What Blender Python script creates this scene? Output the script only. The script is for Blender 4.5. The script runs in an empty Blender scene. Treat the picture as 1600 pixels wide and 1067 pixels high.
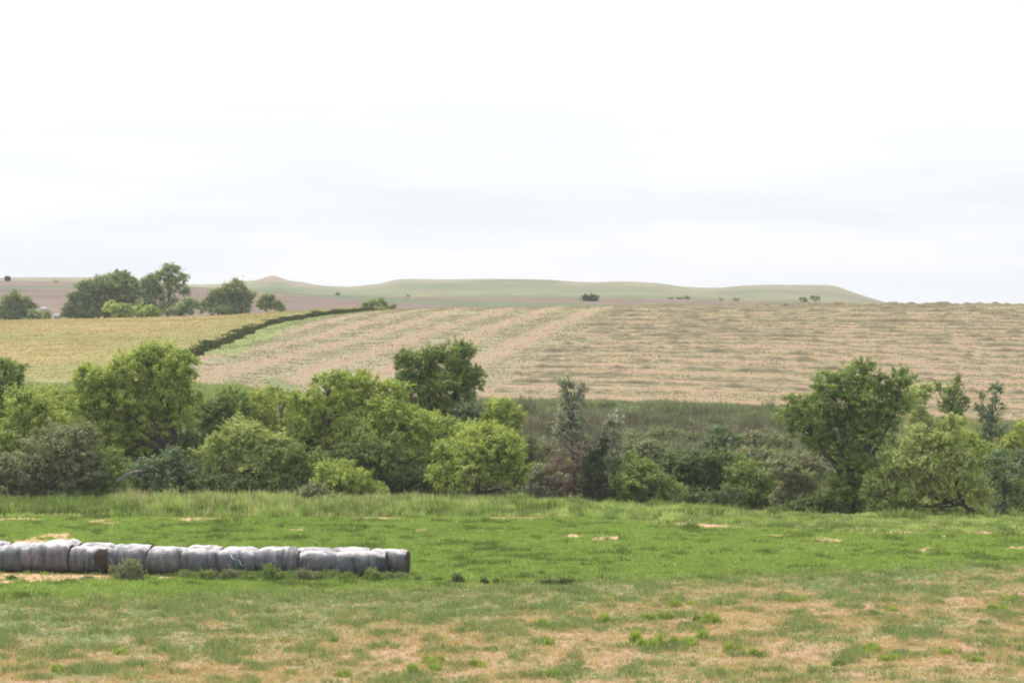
import bpy, math, numpy as np
from mathutils import Vector
R = math.radians
rng = np.random.default_rng(7)
scene = bpy.context.scene
col = scene.collection

# ------------------------------------------------------------------ camera, sky, sun, exposure
H = 14.2            # camera height over the flat field, metres
F = 4444.0          # focal length in pixels of the 1600 px wide photograph (100 mm lens)
HY = 470.0          # horizon row
cam = bpy.data.objects.new('camera', bpy.data.cameras.new('camera')); col.objects.link(cam)
cam.location = (0, 0, H)
cam.rotation_euler = (R(90) - math.atan((533.5-HY)/F), 0, 0)
cam.data.lens = 100; cam.data.sensor_width = 36; cam.data.clip_start = 0.5; cam.data.clip_end = 30000
scene.camera = cam

SUN_EL, SUN_AZ = R(57), R(-38)          # azimuth from the viewing direction, negative = left
world = bpy.data.worlds.new('World'); scene.world = world; world.use_nodes = True
wn, wl = world.node_tree.nodes, world.node_tree.links
wn.clear()
wo = wn.new('ShaderNodeOutputWorld'); bg = wn.new('ShaderNodeBackground'); sky = wn.new('ShaderNodeTexSky')
sky.sky_type = 'NISHITA'; sky.sun_disc = False; sky.sun_elevation = SUN_EL; sky.sun_rotation = SUN_AZ
sky.dust_density = 2.0; sky.air_density = 1.0
bg.inputs['Strength'].default_value = 0.1
tc = wn.new('ShaderNodeTexCoord'); mp = wn.new('ShaderNodeMapping'); mp.inputs['Scale'].default_value = (5, 5, 42)
nz = wn.new('ShaderNodeTexNoise'); nz.inputs['Scale'].default_value = 1.0; nz.inputs['Detail'].default_value = 7; nz.inputs['Roughness'].default_value = .5
rp = wn.new('ShaderNodeValToRGB'); rp.color_ramp.elements[0].position = .40; rp.color_ramp.elements[1].position = .60
rp.color_ramp.elements[0].color = (.88,.915,.955,1); rp.color_ramp.elements[1].color = (1,1,1,1)
sp = wn.new('ShaderNodeSeparateXYZ')
gr = wn.new('ShaderNodeValToRGB')       # the cloud sheet: a little bluer and dimmer low down
ge = gr.color_ramp.elements
ge[0].position = 0.0; ge[0].color = (10.4, 10.6, 10.9, 1)
ge[1].position = 0.12; ge[1].color = (12.6, 12.6, 12.6, 1)
e = ge.new(0.035); e.color = (10.35, 10.55, 10.8, 1)
mx = wn.new('ShaderNodeMixRGB'); mx.blend_type = 'MULTIPLY'; mx.inputs['Fac'].default_value = 1
m2 = wn.new('ShaderNodeMixRGB'); m2.inputs['Fac'].default_value = .85
wl.new(tc.outputs['Generated'], mp.inputs['Vector']); wl.new(mp.outputs['Vector'], nz.inputs['Vector'])
wl.new(nz.outputs['Fac'], rp.inputs['Fac']); wl.new(tc.outputs['Generated'], sp.inputs['Vector']); wl.new(sp.outputs['Z'], gr.inputs['Fac'])
wl.new(gr.outputs['Color'], mx.inputs['Color1']); wl.new(rp.outputs['Color'], mx.inputs['Color2'])
wl.new(sky.outputs['Color'], m2.inputs['Color1']); wl.new(mx.outputs['Color'], m2.inputs['Color2'])
wl.new(m2.outputs['Color'], bg.inputs['Color']); wl.new(bg.outputs['Background'], wo.inputs['Surface'])

sl = bpy.data.lights.new('sun', 'SUN'); sl.energy = 4.8; sl.angle = R(0.6); sl.color = (1, .95, .87)
sun = bpy.data.objects.new('sun', sl); col.objects.link(sun)
sdir = Vector((math.sin(SUN_AZ)*math.cos(SUN_EL), math.cos(SUN_AZ)*math.cos(SUN_EL), math.sin(SUN_EL)))
sun.rotation_euler = sdir.to_track_quat('Z', 'Y').to_euler(); sun.location = sdir*300
vs = scene.view_settings
vs.view_transform = 'Standard'; vs.look = 'None'; vs.gamma = 1; vs.use_curve_mapping = False; vs.exposure = 0.06
scene.cycles.volume_bounces = 0; scene.cycles.max_bounces = 6; scene.cycles.diffuse_bounces = 3; scene.cycles.transmission_bounces = 3
scene.cycles.transparent_max_bounces = 4; scene.cycles.filter_width = 2.0

# ------------------------------------------------------------------ noise
def hash2(i, j, seed):
    h = (i.astype(np.int64)*374761393 + j.astype(np.int64)*668265263 + seed*974711) & 0xffffffff
    h = ((h ^ (h >> 13))*1274126177) & 0xffffffff
    return ((h ^ (h >> 16)) & 0xffff)/65535.0
def vnoise(x, y, seed=0):
    x = np.asarray(x, float); y = np.asarray(y, float)
    i, j = np.floor(x), np.floor(y); fx, fy = x-i, y-j
    fx = fx*fx*(3-2*fx); fy = fy*fy*(3-2*fy); i = i.astype(np.int64); j = j.astype(np.int64)
    a, b, c, d = hash2(i,j,seed), hash2(i+1,j,seed), hash2(i,j+1,seed), hash2(i+1,j+1,seed)
    return (a*(1-fx)+b*fx)*(1-fy) + (c*(1-fx)+d*fx)*fy
def fbm(x, y, seed=0, o=4):
    s = 0; a = .5; t = 0
    for k in range(o):
        s = s + a*vnoise(x*2**k+k*17.3, y*2**k-k*9.1, seed+k); t += a; a *= .55
    return s/t
def sstep(a, b, v): 
    t = np.clip((v-a)/(b-a), 0, 1); return t*t*(3-2*t)

# ------------------------------------------------------------------ the lie of the land
PXG = np.arange(-1600., 3201., 4.)
def smooth(v, s):
    if s <= 0: return v
    k = np.arange(-int(3*s/4)-1, int(3*s/4)+2)*4.; w = np.exp(-.5*(k/s)**2); w /= w.sum()
    n = len(k)//2
    return np.convolve(np.pad(v, n, mode='edge'), w, mode='valid')
def G(pts, s=40):
    pts = np.array(pts, float); return smooth(np.interp(PXG, pts[:,0], pts[:,1]), s)
def zof(D, y): return H - D*(y-HY)/F
one = np.ones_like(PXG)
near_edge = G([(900,199),(1000,196),(1300,188),(1700,187)])
knots = []   # (distance, height) at every column
for d, z in ((-60,13.2),(0,12.4),(20,8),(50,3.0),(85,.45),(102,0)): knots.append((one*d, one*z))
knots.append((near_edge-14, one*0.0))
knots.append((near_edge-2, one*-.05))
knots.append((near_edge+8, one*-1.8))
knots.append((one*226, one*-1.9))
knots.append((one*238, one*.2))
edge_y = G([(0,606),(250,604),(330,606),(450,622),(600,630),(700,632),(1000,636),(1200,644),(1400,657),(1600,668)])
knots.append((one*263, zof(263, edge_y)))
crest_y = G([(0,506),(300,501),(400,496),(480,491),(560,486.5),(650,482),(800,479),(900,478.5),(1200,477),(1600,476)])
mid_z = zof(263, edge_y)*.42 + zof(474, crest_y)*.58
knots.append((one*362, mid_z + .35))
knots.append((one*474, zof(474, crest_y)))
knots.append((one*520, zof(520, crest_y+6)))
knots.append((one*600, zof(600, G([(0,512),(400,508),(560,498),(900,494),(1200,490),(1600,490)]))))
knots.append((one*720, zof(720, G([(0,496),(300,495),(450,488),(560,482),(900,479.5),(1200,484),(1600,490)]))))
ft = G([(-400,436),(0,438),(140,441),(300,448),(400,454),(480,459),(560,463.5),(900,466),(1060,467.5),(1180,471),(1300,476),(1400,482),(1600,486)], 20)
knots.append((one*1040, zof(1040, ft)))
knots.append((one*1300, zof(1300, ft+5)))
knots.append((one*2300, zof(2300, np.maximum(G([(0,446),(300,454),(560,462.5),(900,464),(1100,466),(1250,470),(1400,478),(1700,480)], 20), 0))))
hill = G([(-400,436),(0,435),(40,434),(140,433.5),(200,437),(300,447),(340,447),(385,440.5),(405,437),(418,432),(427,430.5),(437,433.5),(452,440),(480,443),(500,447),
          (545,449),(590,444.5),(605,440.5),(622,437),(640,436.5),(700,436.5),(760,436),(800,436.5),(850,437),(900,440),(930,441.5),(970,440),(1000,440.5),(1035,443),
          (1062,448),(1090,450),(1130,449.5),(1160,446.5),(1200,445),(1295,445.5),(1306,447),(1322,453),(1345,461),(1376,471),(1400,477),(1500,481),(1700,481)], 4)
knots.append((one*3400, zof(3400, hill)))
knots.append((one*3600, zof(3600, hill+1.2)))
knots.append((one*4600, one*-4.0))
knots.append((one*9000, one*-8.0))
KD = np.array([k[0] for k in knots]); KZ = np.array([k[1] for k in knots])
dd = np.diff(KD, axis=0); dz = np.diff(KZ, axis=0)/dd
KM = np.zeros_like(KZ)
for k in range(1, len(knots)-1):
    a, b = dz[k-1], dz[k]; w1 = 2*dd[k]+dd[k-1]; w2 = dd[k]+2*dd[k-1]
    with np.errstate(divide='ignore', invalid='ignore'):
        m = (w1+w2)/(w1/a+w2/b)
    KM[k] = np.where(a*b > 0, m, 0)
KM[0] = dz[0]; KM[-1] = dz[-1]
def ground(x, D):
    x = np.asarray(x, float); D = np.asarray(D, float); x, D = np.broadcast_arrays(x, D)
    shp = x.shape; x = x.ravel(); D = D.ravel()
    px = 800 + F*x/np.maximum(D, 60)
    t = np.clip((px-PXG[0])/4., 0, len(PXG)-1.001); c0 = t.astype(int); ft_ = t-c0
    z = np.zeros_like(x)
    for cc, w in ((c0, 1-ft_), (c0+1, ft_)):
        kd = KD[:, cc]; k = np.clip((kd <= D).sum(0)-1, 0, len(knots)-2)
        n = np.arange(len(x)) if False else None
        d0 = KD[k, cc]; d1 = KD[k+1, cc]; h = d1-d0; s = np.clip((D-d0)/h, 0, 1)
        s2, s3 = s*s, s*s*s
        z += w*((2*s3-3*s2+1)*KZ[k,cc] + (s3-2*s2+s)*h*KM[k,cc] + (-2*s3+3*s2)*KZ[k+1,cc] + (s3-s2)*h*KM[k+1,cc])
    z += (fbm(x/14, D/14, 3, 3)-.5)*.35*sstep(60,110,D)*(1-sstep(150,185,D))*1.0
    z += (fbm(x/30, D/30, 5, 3)-.5)*.7*sstep(280,330,D)*(1-sstep(430,474,D))
    z += (fbm(x/5, D/5, 9, 3)-.5)*.6*sstep(200,215,D)*(1-sstep(245,262,D))
    z += (fbm(x/110, D/110, 11, 4)-.5)*9*sstep(1500,2300,D)*(1-sstep(3000,3350,D))
    z += (fbm(x/40, D/200, 12, 3)-.5)*1.2*sstep(3000,3300,D)
    return z.reshape(shp)
def PT(px, py, D): return np.array([(px-800)/F*D, D, H-(py-HY)/F*D])
def proj(x, y, z): return 800+F*x/y, HY+F*(H-z)/y
def at(px, py, d0, d1):            # where the line of sight of a pixel meets the land
    D = np.linspace(d0, d1, 3000); x = (px-800)/F*D
    yy = HY + F*(H-ground(x, D))/D
    i = np.argmax(yy <= py) if (yy <= py).any() else int(np.argmin(yy))
    return x[i], D[i]

# ------------------------------------------------------------------ materials
def nodes(m): m.use_nodes = True; return m.node_tree.nodes, m.node_tree.links
def mat_attr(name, rough=.9, var=.35, scale=6., bump=0., bscale=4., transl=0., tcol=(1,1,1), spec=.15, stretch=(1,1,1)):
    """colour of the thing itself from its 'Col' attribute, broken up by procedural noise"""
    m = bpy.data.materials.new(name); n, l = nodes(m); p = n['Principled BSDF']
    a = n.new('ShaderNodeAttribute'); a.attribute_name = 'Col'
    t = n.new('ShaderNodeTexCoord'); mp = n.new('ShaderNodeMapping'); mp.inputs['Scale'].default_value = stretch
    nt = n.new('ShaderNodeTexNoise'); nt.inputs['Scale'].default_value = scale; nt.inputs['Detail'].default_value = 5; nt.inputs['Roughness'].default_value = .65
    mr = n.new('ShaderNodeMapRange'); mr.inputs['From Min'].default_value = .25; mr.inputs['From Max'].default_value = .75
    mr.inputs['To Min'].default_value = 1-var; mr.inputs['To Max'].default_value = 1+var
    vm = n.new('ShaderNodeVectorMath'); vm.operation = 'SCALE'
    l.new(t.outputs['Object'], mp.inputs['Vector']); l.new(mp.outputs['Vector'], nt.inputs['Vector'])
    l.new(nt.outputs['Fac'], mr.inputs['Value']); l.new(a.outputs['Color'], vm.inputs[0]); l.new(mr.outputs['Result'], vm.inputs['Scale'])
    l.new(vm.outputs['Vector'], p.inputs['Base Color'])
    p.inputs['Roughness'].default_value = rough; p.inputs['Specular IOR Level'].default_value = spec
    if bump:
        nb = n.new('ShaderNodeTexNoise'); nb.inputs['Scale'].default_value = bscale; nb.inputs['Detail'].default_value = 6
        b = n.new('ShaderNodeBump'); b.inputs['Strength'].default_value = bump; b.inputs['Distance'].default_value = .2
        l.new(mp.outputs['Vector'], nb.inputs['Vector']); l.new(nb.outputs['Fac'], b.inputs['Height']); l.new(b.outputs['Normal'], p.inputs['Normal'])
    if transl:
        tr = n.new('ShaderNodeBsdfTranslucent'); ms = n.new('ShaderNodeMixShader'); ms.inputs['Fac'].default_value = transl
        v2 = n.new('ShaderNodeVectorMath'); v2.operation = 'MULTIPLY'; v2.inputs[1].default_value = tcol
        l.new(vm.outputs['Vector'], v2.inputs[0]); l.new(v2.outputs['Vector'], tr.inputs['Color'])
        l.new(p.outputs['BSDF'], ms.inputs[1]); l.new(tr.outputs['BSDF'], ms.inputs[2])
        l.new(ms.outputs['Shader'], n['Material Output'].inputs['Surface'])
    return m
M_soil = mat_attr('soil_and_turf', var=.3, scale=2.2, bump=.5, bscale=3.)
M_far = mat_attr('far_land', var=.22, scale=.05, stretch=(1,.5,3), bump=.4, bscale=.12)
M_leaf = mat_attr('leaves', var=.3, scale=.7, transl=.27, tcol=(1.6,1.55,.7), rough=.6, spec=.25)
M_blade = mat_attr('grass_blades', var=.2, scale=.8, transl=.25, tcol=(1.2,1.25,.8), rough=.7)
M_straw = mat_attr('cut_hay', var=.25, scale=1.5, rough=.85)
M_bark = mat_attr('bark', var=.35, scale=5., bump=.6, bscale=14., stretch=(1,1,.25), rough=.95)

# ------------------------------------------------------------------ mesh helpers
def tag(o, label=None, cat=None, group=None, kind=None):
    if label: o['label'] = label
    if cat: o['category'] = cat
    if group: o['group'] = group
    if kind: o['kind'] = kind
    return o
def mesh(name, V, faces_flat, nper, mat, colr=None, dom='FACE', parent=None, smooth_=False):
    """V (n,3); faces_flat: vertex indices; nper: verts per face (int or array)"""
    me = bpy.data.meshes.new(name); V = np.asarray(V, np.float32); ff = np.asarray(faces_flat, np.int32).ravel()
    me.vertices.add(len(V)); me.vertices.foreach_set('co', V.ravel())
    if np.isscalar(nper): nf = len(ff)//nper; ls = np.arange(nf, dtype=np.int32)*nper
    else:
        nper = np.asarray(nper, np.int32); nf = len(nper); ls = np.concatenate([[0], np.cumsum(nper)[:-1]]).astype(np.int32)
    me.loops.add(len(ff)); me.loops.foreach_set('vertex_index', ff)
    me.polygons.add(nf); me.polygons.foreach_set('loop_start', ls)
    me.update(calc_edges=True)
    if smooth_: me.polygons.foreach_set('use_smooth', np.ones(nf, bool))
    if colr is not None:
        c = np.asarray(colr, np.float32)
        n = nf if dom == 'FACE' else len(V)
        c = np.broadcast_to(c, (n, 3)); rgba = np.ones((n, 4), np.float32); rgba[:, :3] = c
        me.attributes.new('Col', 'FLOAT_COLOR', dom).data.foreach_set('color', rgba.ravel())
    me.materials.append(mat); me.update()
    o = bpy.data.objects.new(name, me); col.objects.link(o)
    if parent is not None:
        o.parent = parent; o.matrix_parent_inverse = parent.matrix_world.inverted()
    return o
def empty(name, loc):
    o = bpy.data.objects.new(name, None); col.objects.link(o); o.location = loc; o.empty_display_size = .3
    bpy.context.view_layer.update() if False else None
    o.matrix_world.translation = Vector(loc)
    return o
def child(parent, name, V, ff, nper, mat, **k):
    V = np.asarray(V, float) - np.array(parent.location)
    o = mesh(name, V, ff, nper, mat, **k); o.parent = parent; return o
def grid_mesh(name, X, Y, Z, C, mat, kind='structure', label=None):
    nr, nc = X.shape; V = np.stack([X, Y, Z], -1).reshape(-1, 3)
    i = np.arange(nr-1)[:, None]*nc + np.arange(nc-1)[None]
    f = np.stack([i, i+1, i+nc+1, i+nc], -1).reshape(-1, 4)
    o = mesh(name, V, f, 4, mat, colr=C.reshape(-1, 3), dom='POINT', smooth_=True)
    return tag(o, label, kind=kind)

# ------------------------------------------------------------------ zone borders (distance as a function of column)
def lerp(a, b, t): t = np.asarray(t)[..., None]; return np.asarray(a)*(1-t)+np.asarray(b)*t
def Dflat(y): return H*F/(np.asarray(y)-HY)
b_past = lambda px: Dflat(np.interp(px, [-400,0,400,800,1100,1300,1600,2000],[950,943,928,914,903,894,884,878]))
b_alf = lambda px: np.interp(px, PXG, near_edge) - 12.5
def xedge_pts():
    pts = [(290,557),(330,540),(380,521),(430,504),(480,496),(530,490),(556,487.5)]
    out = [at(p[0], p[1], 280, 474) for p in pts]; return out
EP = xedge_pts(); ED = [p[1] for p in EP]; EX = [p[0] for p in EP]
sl0 = (EX[2]-EX[0])/(ED[2]-ED[0])
def xedge(D):
    D = np.asarray(D, float)
    xe = np.interp(D, ED, EX)
    xe = np.where(D < ED[0], EX[0] + (D-ED[0])*sl0, xe)
    return np.where(D > ED[-1], EX[-1] + (D-ED[-1])*.1, xe)

SOIL = (.335,.215,.135); STRAW = (.34,.235,.12); GREEN = (.115,.175,.045); GREY = (.165,.19,.09); ALF = (.20,.29,.075)
def pasture_mix(x, D):
    """0 green .. 1 dry and 0..1 bare soil"""
    px = 800+F*x/np.maximum(D,60); py = HY + F*H/np.maximum(D,60)
    dry = np.interp(px, [0,500,900,1200,1600], [1000,985,955,915,895])
    base = sstep(-45, 55, py-dry)
    n = fbm(x/3.2, D/4.5, 21, 4); n2 = fbm(x/1.0, D/1.3, 25, 3)
    w = np.clip(base*.62 + (n-.5)*1.7*(.35+.65*base) + (n2-.5)*.9 + .12, 0, 1)
    bare = .85*sstep(.62, .86, fbm(x/2.1+9, D/3.0, 31, 4) + .13*base) * (.25+.75*base)
    return w, bare
def past_col(x, D):
    w, bare = pasture_mix(x, D)
    c = lerp(GREY, STRAW, w*.85)
    c = lerp(c, SOIL, np.clip(bare + .35*w, 0, 1)*.9)
    return c
ALF_PATCH = [(945,841,26,3),(895,838,14,2.5),(1000,836,8,2),(1230,823,38,3),(1215,838,26,2.5),(1300,844,34,3),(1345,824,22,3),(1415,828,14,4),(1440,860,18,3),(1475,838,10,2.5),
             (1530,832,30,2.5),(1110,824,18,2.5),(1150,820,10,2),(60,846,45,4),(90,838,25,3),(50,901,150,9),(190,899,110,4),(290,896,50,3),(660,828,12,2.5),(150,816,30,2.5),(300,812,40,2),(470,829,14,2),(955,806,26,2.5),
             (20,812,40,2.5),(800,808,50,2),(620,808,60,1.6),(1590,856,14,2)]
def alf_bare(x, D):
    px = 800+F*x/D; py = HY+F*(H-0)/D
    b = np.zeros_like(px); wob = (fbm(x/1.1, D/1.6, 41, 3)-.5)*1.6
    for cx, cy, rx, ry in ALF_PATCH:
        b = np.maximum(b, 1-np.sqrt(((px-cx)/(rx*1.15))**2+((py-cy)/(ry*1.5))**2)*.8 + wob)* (1.0)
    b = sstep(.1, .5, b)
    strip = sstep(-3.6, -1.2, D-b_alf(px) + (fbm(x/3, D, 43, 2)-.5)*2)*.85*sstep(.40,.60,fbm(x/4.5, D/3, 49, 3)+.05*(px>900))
    return np.maximum(b, strip)
def alf_col(x, D):
    n = fbm(x/6, D/6, 45, 4)
    c = lerp(ALF, (.22,.31,.08), sstep(.35,.65,n))
    near = 1-sstep(0, 7, D-b_past(800+F*x/D) + (fbm(x/4, D/4, 47, 3)-.5)*8)
    c = lerp(c, GREY, near*.8)
    return lerp(c, (.47,.29,.175), alf_bare(x, D)*.95)

def zone(name, Dn, Df, rows, colf, mat, pxs, label, pw=1.0):
    t = (np.linspace(0, 1, rows)**pw)[:, None]
    dn = Dn(pxs) if callable(Dn) else Dn*np.ones_like(pxs); df = Df(pxs) if callable(Df) else Df*np.ones_like(pxs)
    D = dn*(1-t) + df*t
    X = (pxs-800)/F*np.maximum(D, 60) ; Z = ground(X, D)
    return grid_mesh(name, X, D, Z, colf(X, D), mat, label=label)
pxa = np.arange(-400., 2001., 4.); pxb = np.arange(-400., 2001., 5.)
zone('pasture', -60., b_past, 420, past_col, M_soil, pxa, 'dry patchy pasture in front', pw=.55)
zone('alfalfa_field', b_past, b_alf, 190, alf_col, M_soil, pxa, 'bright green low crop around the bales')
def bank_col(x, D):
    n = fbm(x/4, D/3, 51, 4)
    c = lerp((.17,.20,.11), (.25,.21,.14), sstep(.4,.7,n))
    return c
zone('creek_bank', b_alf, 263., 120, bank_col, M_soil, pxb, 'grassy creek banks between the fields')
PER = 8.3
def hay_rows(x, D):
    xe = xedge(D); dA = x-xe
    wob = (fbm(x/18, D/18, 61, 3)-.5)*4.5
    dR = x - .125*(D-264) - .0003*(D-340)**2*0 + 44
    A = dR + wob < 40
    s = np.where(A, (dR + wob*.4 - 2.)/7.3, (D - 266 + (fbm(x/40, D/14, 63, 3)-.5)*2.4)/PER)
    return A, s, dA
HAY = (.25,.20,.12); HAYG = (.25,.235,.15); STUB = (.285,.195,.125)
def hay_col(x, D):
    A, s, dA = hay_rows(x, D)
    ph = np.abs((s % 1)-.5)*2            # 1 on the row, 0 between rows
    n = fbm(x/2.2, D/2.2, 65, 4)-.5; big = fbm(x/12, D/9, 67, 4)-.5
    wA = sstep(.35,.62, ph+n*.9+big*.5); wB = sstep(.18,.62, ph*.75+.20+n*1.3+big*.9)
    blend = sstep(-7, 7, 40-(x - .125*(D-264) + 44)-(fbm(x/9, D/9, 62, 3)-.5)*14)
    c = lerp(lerp((.30,.20,.13), HAY, wB*.92), lerp(STUB, HAYG, .26+.54*wA), blend)
    vg = np.clip((ph-.55)*1.2,0,1)*sstep(.45,.6,n+.5)
    c = lerp(c, (.23,.24,.13), vg*.45)
    c = lerp(c, (.35,.29,.18), sstep(400,470,D)*.35)
    strip = .85*(1-sstep(4.6,6.6, dA + (fbm(x, D/6, 69, 3)-.5)*2.))*sstep(300,330,D)
    c = lerp(c, (.185,.225,.07), strip)
    for cx, cy, rx, ry in ((430,598,30,9),(455,604,20,5),(912,532,22,2.5),(1528,538,8,2)):
        px = 800+F*x/D; py = HY + F*(H-ground(x, D))/D
        c = lerp(c, (.13,.17,.06), sstep(1.1,.5,np.sqrt(((px-cx)/rx)**2+((py-cy)/ry)**2)+n*.8)*.8)
    c = lerp(c, (.16,.20,.08), 1-sstep(264,268.5,D+n*3))
    return c
zone('hay_field', 263., 520., 460, hay_col, M_soil, np.arange(-400.,2001.,3.5), 'mown hay field with rows of cut hay on the rising slope')
def far_col(x, D):
    z = ground(x, D); px, py = proj(x, D, z)
    n = fbm(x/60, D/60, 71, 4); st = fbm(x/200, D/14, 73, 3)
    pink = lerp((.13,.09,.072), (.16,.118,.092), sstep(.35,.65, n*.5+st*.5))
    c = pink
    gl = np.interp(px, [330,400,480,560,660,760,900,1000,1600],[449,454,460,466,472,476,479,482,484])
    gt = np.interp(px, [330,400,560,760,900,1000,1600],[1.5,1.8,3.0,4.0,4.5,4,3])
    c = lerp(c, (.10,.125,.07), sstep(1.5,.7, np.abs(py-gl+(n-.5)*2)/gt))
    left = 1-sstep(450,640,px)
    c = lerp(c, (.15,.165,.08), (1-sstep(700,740,D))*.8*left)
    far = sstep(1050,1250,D)
    c = lerp(c, (.13,.145,.08), far)
    return c
zone('far_fields', 520., 1500., 200, far_col, M_far, np.arange(-400.,2001.,6.), 'ploughed pinkish fields beyond the crest')
def hill_col(x, D):
    z = ground(x, D); px, py = proj(x, D, z); n = fbm(x/180, D/180, 81, 5); n2 = fbm(x/35, D/80, 83, 3)
    c = lerp((.20,.235,.085), (.33,.31,.13), sstep(.4,.6,n))
    hy = np.interp(px, PXG, hill)
    top = sstep(9, 1, (py-hy) + (n-.5)*14 + (n2-.5)*5)
    c = lerp(c, (.47,.36,.27), top*.7*sstep(.35,.6,n2+.1))
    pk = sstep(1.2,.4, np.sqrt(((px-425)/30)**2 + ((py-436)/7)**2)+(n2-.5)*.8)
    c = lerp(c, (.50,.33,.26), pk*.8)
    pk = sstep(1.2,.4, np.sqrt(((px-475)/26)**2 + ((py-445)/4)**2)+(n2-.5)*.9)
    c = lerp(c, (.50,.35,.28), pk*.7)
    c = lerp(c, (.36,.29,.19), sstep(1120,1330,px+(n-.5)*150)*.6)
    return c*.42*np.array((1.02,1.08,.86))*(.7+.6*n2)[..., None]
zone('hills', 1500., 4600., 170, hill_col, M_far, np.arange(-400.,2001.,3.), 'low grassy buttes on the horizon')
zone('plain', 4600., 9000., 12, hill_col, M_far, np.arange(-400.,2001.,30.), 'flat land past the buttes')

# ------------------------------------------------------------------ blades and leaves
def blades(pos, h, w, lean, colr, nb, spread, seed=1, flop=0.):
    """tufts of tapering blades: pos (N,3) root points, nb blades per tuft"""
    r = np.random.default_rng(seed); N = len(pos); n = N*nb
    P = np.repeat(pos, nb, 0) + np.concatenate([r.normal(0, 1, (n,2)), np.zeros((n,1))], 1)*np.repeat(np.broadcast_to(spread,(N,)), nb)[:,None]
    hh = np.repeat(np.broadcast_to(h,(N,)), nb)*r.uniform(.55,1.15,n); ww = np.repeat(np.broadcast_to(w,(N,)), nb)*r.uniform(.6,1.3,n)
    a = r.uniform(0, 2*np.pi, n); side = np.stack([np.cos(a), np.sin(a), np.zeros(n)], 1)
    b = r.uniform(0, 2*np.pi, n); ln = hh*lean*r.uniform(.2,1.2,n); tip = np.stack([np.cos(b)*ln, np.sin(b)*ln, hh], 1)
    if flop: tip[:,2] *= r.uniform(.15,1,n)
    m = tip*.55 + np.array([0,0,.06])*hh[:,None]
    V = np.stack([P - side*ww[:,None]*.5, P + side*ww[:,None]*.5, P+m+side*ww[:,None]*.42, P+tip, P+m-side*ww[:,None]*.42], 1)
    V[:,:2,2] -= .04
    f = np.arange(n*5).reshape(n,5)
    C = np.repeat(colr, nb, 0)*r.uniform(.75,1.25,(n,1))
    return V.reshape(-1,3), f, C
def stuff(name, V, f, C, mat, label):
    o = mesh(name, V, f, f.shape[1], mat, colr=C); return tag(o, label, kind='stuff')
def cat(parts):
    V = []; Fs = []; C = []; k = 0
    for v, f, c in parts: V.append(v); Fs.append(f+k); C.append(c); k += len(v)
    return np.concatenate(V), np.concatenate(Fs), np.concatenate(C)
def scatter(n, d0, d1, p0=-340, p1=1940, seed=0):
    n = int(n*1.24)
    r = np.random.default_rng(seed)
    D = np.sqrt(r.uniform(d0*d0, d1*d1, n)); px = r.uniform(p0, p1, n)
    return (px-800)/F*D, D, px, r

# pasture grass
x, D, px, r = scatter(140000, 97, 158, seed=101)
k = D < b_past(px) + r.normal(0, 1.6, len(D)); x, D, px = x[k], D[k], px[k]
w, bare = pasture_mix(x, D)
k = r.uniform(0,1,len(x)) > bare*.85; x, D, w, px = x[k], D[k], w[k], px[k]
clump = fbm(x/1.1, D/1.6, 111, 2)
k = r.uniform(0,1,len(x)) < .5+.8*sstep(.42,.62,clump); x, D, w, clump = x[k], D[k], w[k], clump[k]
dry = r.uniform(0,1,len(x)) < np.clip(w*1.0+.06 - sstep(.56,.66,clump)*.75, .08, 1)
g = lerp((.215,.29,.105), (.30,.365,.17), r.uniform(0,1,len(x)))
dr = lerp((.49,.375,.20), (.59,.47,.28), r.uniform(0,1,len(x)))
yel = r.uniform(0,1,len(x)) < .035
c = np.where(dry[:,None], dr, g); c[yel] = (.62,.55,.22)
h = np.where(dry, .15, .15)*(1+1.1*sstep(.52,.7,clump)); h = .78*h*r.uniform(.5,1.4,len(x))
pos = np.stack([x, D, ground(x, D)], 1)
stuff('pasture_grass', *blades(pos, h, .022, .7, c, 7, .07, 5), M_blade, 'short dry and green pasture grass')
# alfalfa
x, D, px, r = scatter(105000, 132, 190, seed=131)
k = (D > b_past(px)+r.normal(0,1.8,len(D))) & (D < b_alf(px)); x, D, px = x[k], D[k], px[k]
b = alf_bare(x, D); k = r.uniform(0,1,len(x)) > b*.93; x, D, px = x[k], D[k], px[k]
cl = fbm(x/.8, D/.8, 141, 3); n = fbm(x/7, D/7, 143, 3)
c = lerp((.215,.30,.075), (.34,.43,.12), np.clip(r.uniform(0,1,len(x))*.6+n*.5,0,1))
dk = fbm(x/1.6, D/1.2, 145, 3) > .66; c[dk] *= .6
h = .13*r.uniform(.6,1.3,len(x))*(1+.9*sstep(.55,.75,cl)) * np.where(dk, 1.5, 1)
stuff('alfalfa', *blades(np.stack([x, D, ground(x,D)],1), h, .045, .8, c, 6, .11, 6), M_blade, 'dense low bright green alfalfa plants')
# tall grass strip before the creek
x, D, px, r = scatter(62000, 172, 206, seed=151)
e = np.interp(px, PXG, near_edge); t = D-(e-12.5)
hi = np.interp(px, [0,150,175,440,480,800,830,1100,1250,1600],[.5,.45,1.15,1.2,.85,.95,.7,.5,.38,.36])*(.35+1.3*fbm(px/30,D/2,157,3))
k = (t > r.uniform(-.4,1.2,len(t))) & (t < 15); x, D, px, t, hi = x[k], D[k], px[k], t[k], hi[k]
n = fbm(x/2.5, D/2.5, 153, 3)
c = lerp((.25,.34,.10), (.38,.47,.16), sstep(.3,.7,n)); tan = r.uniform(0,1,len(x)) < np.interp(px,[0,150,480,900,1600],[.06,.18,.14,.06,.08])
c[tan] = np.array((.50,.43,.25))*1.0
n2 = fbm(x/.9, D/1.2, 155, 3); c *= (.68+.55*sstep(.3,.65,n2))[:,None]
h = hi*(.3+.55*n+.45*n2)*(.5+.5*sstep(0,3.5,t))*np.where(tan,1.2,1)
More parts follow.
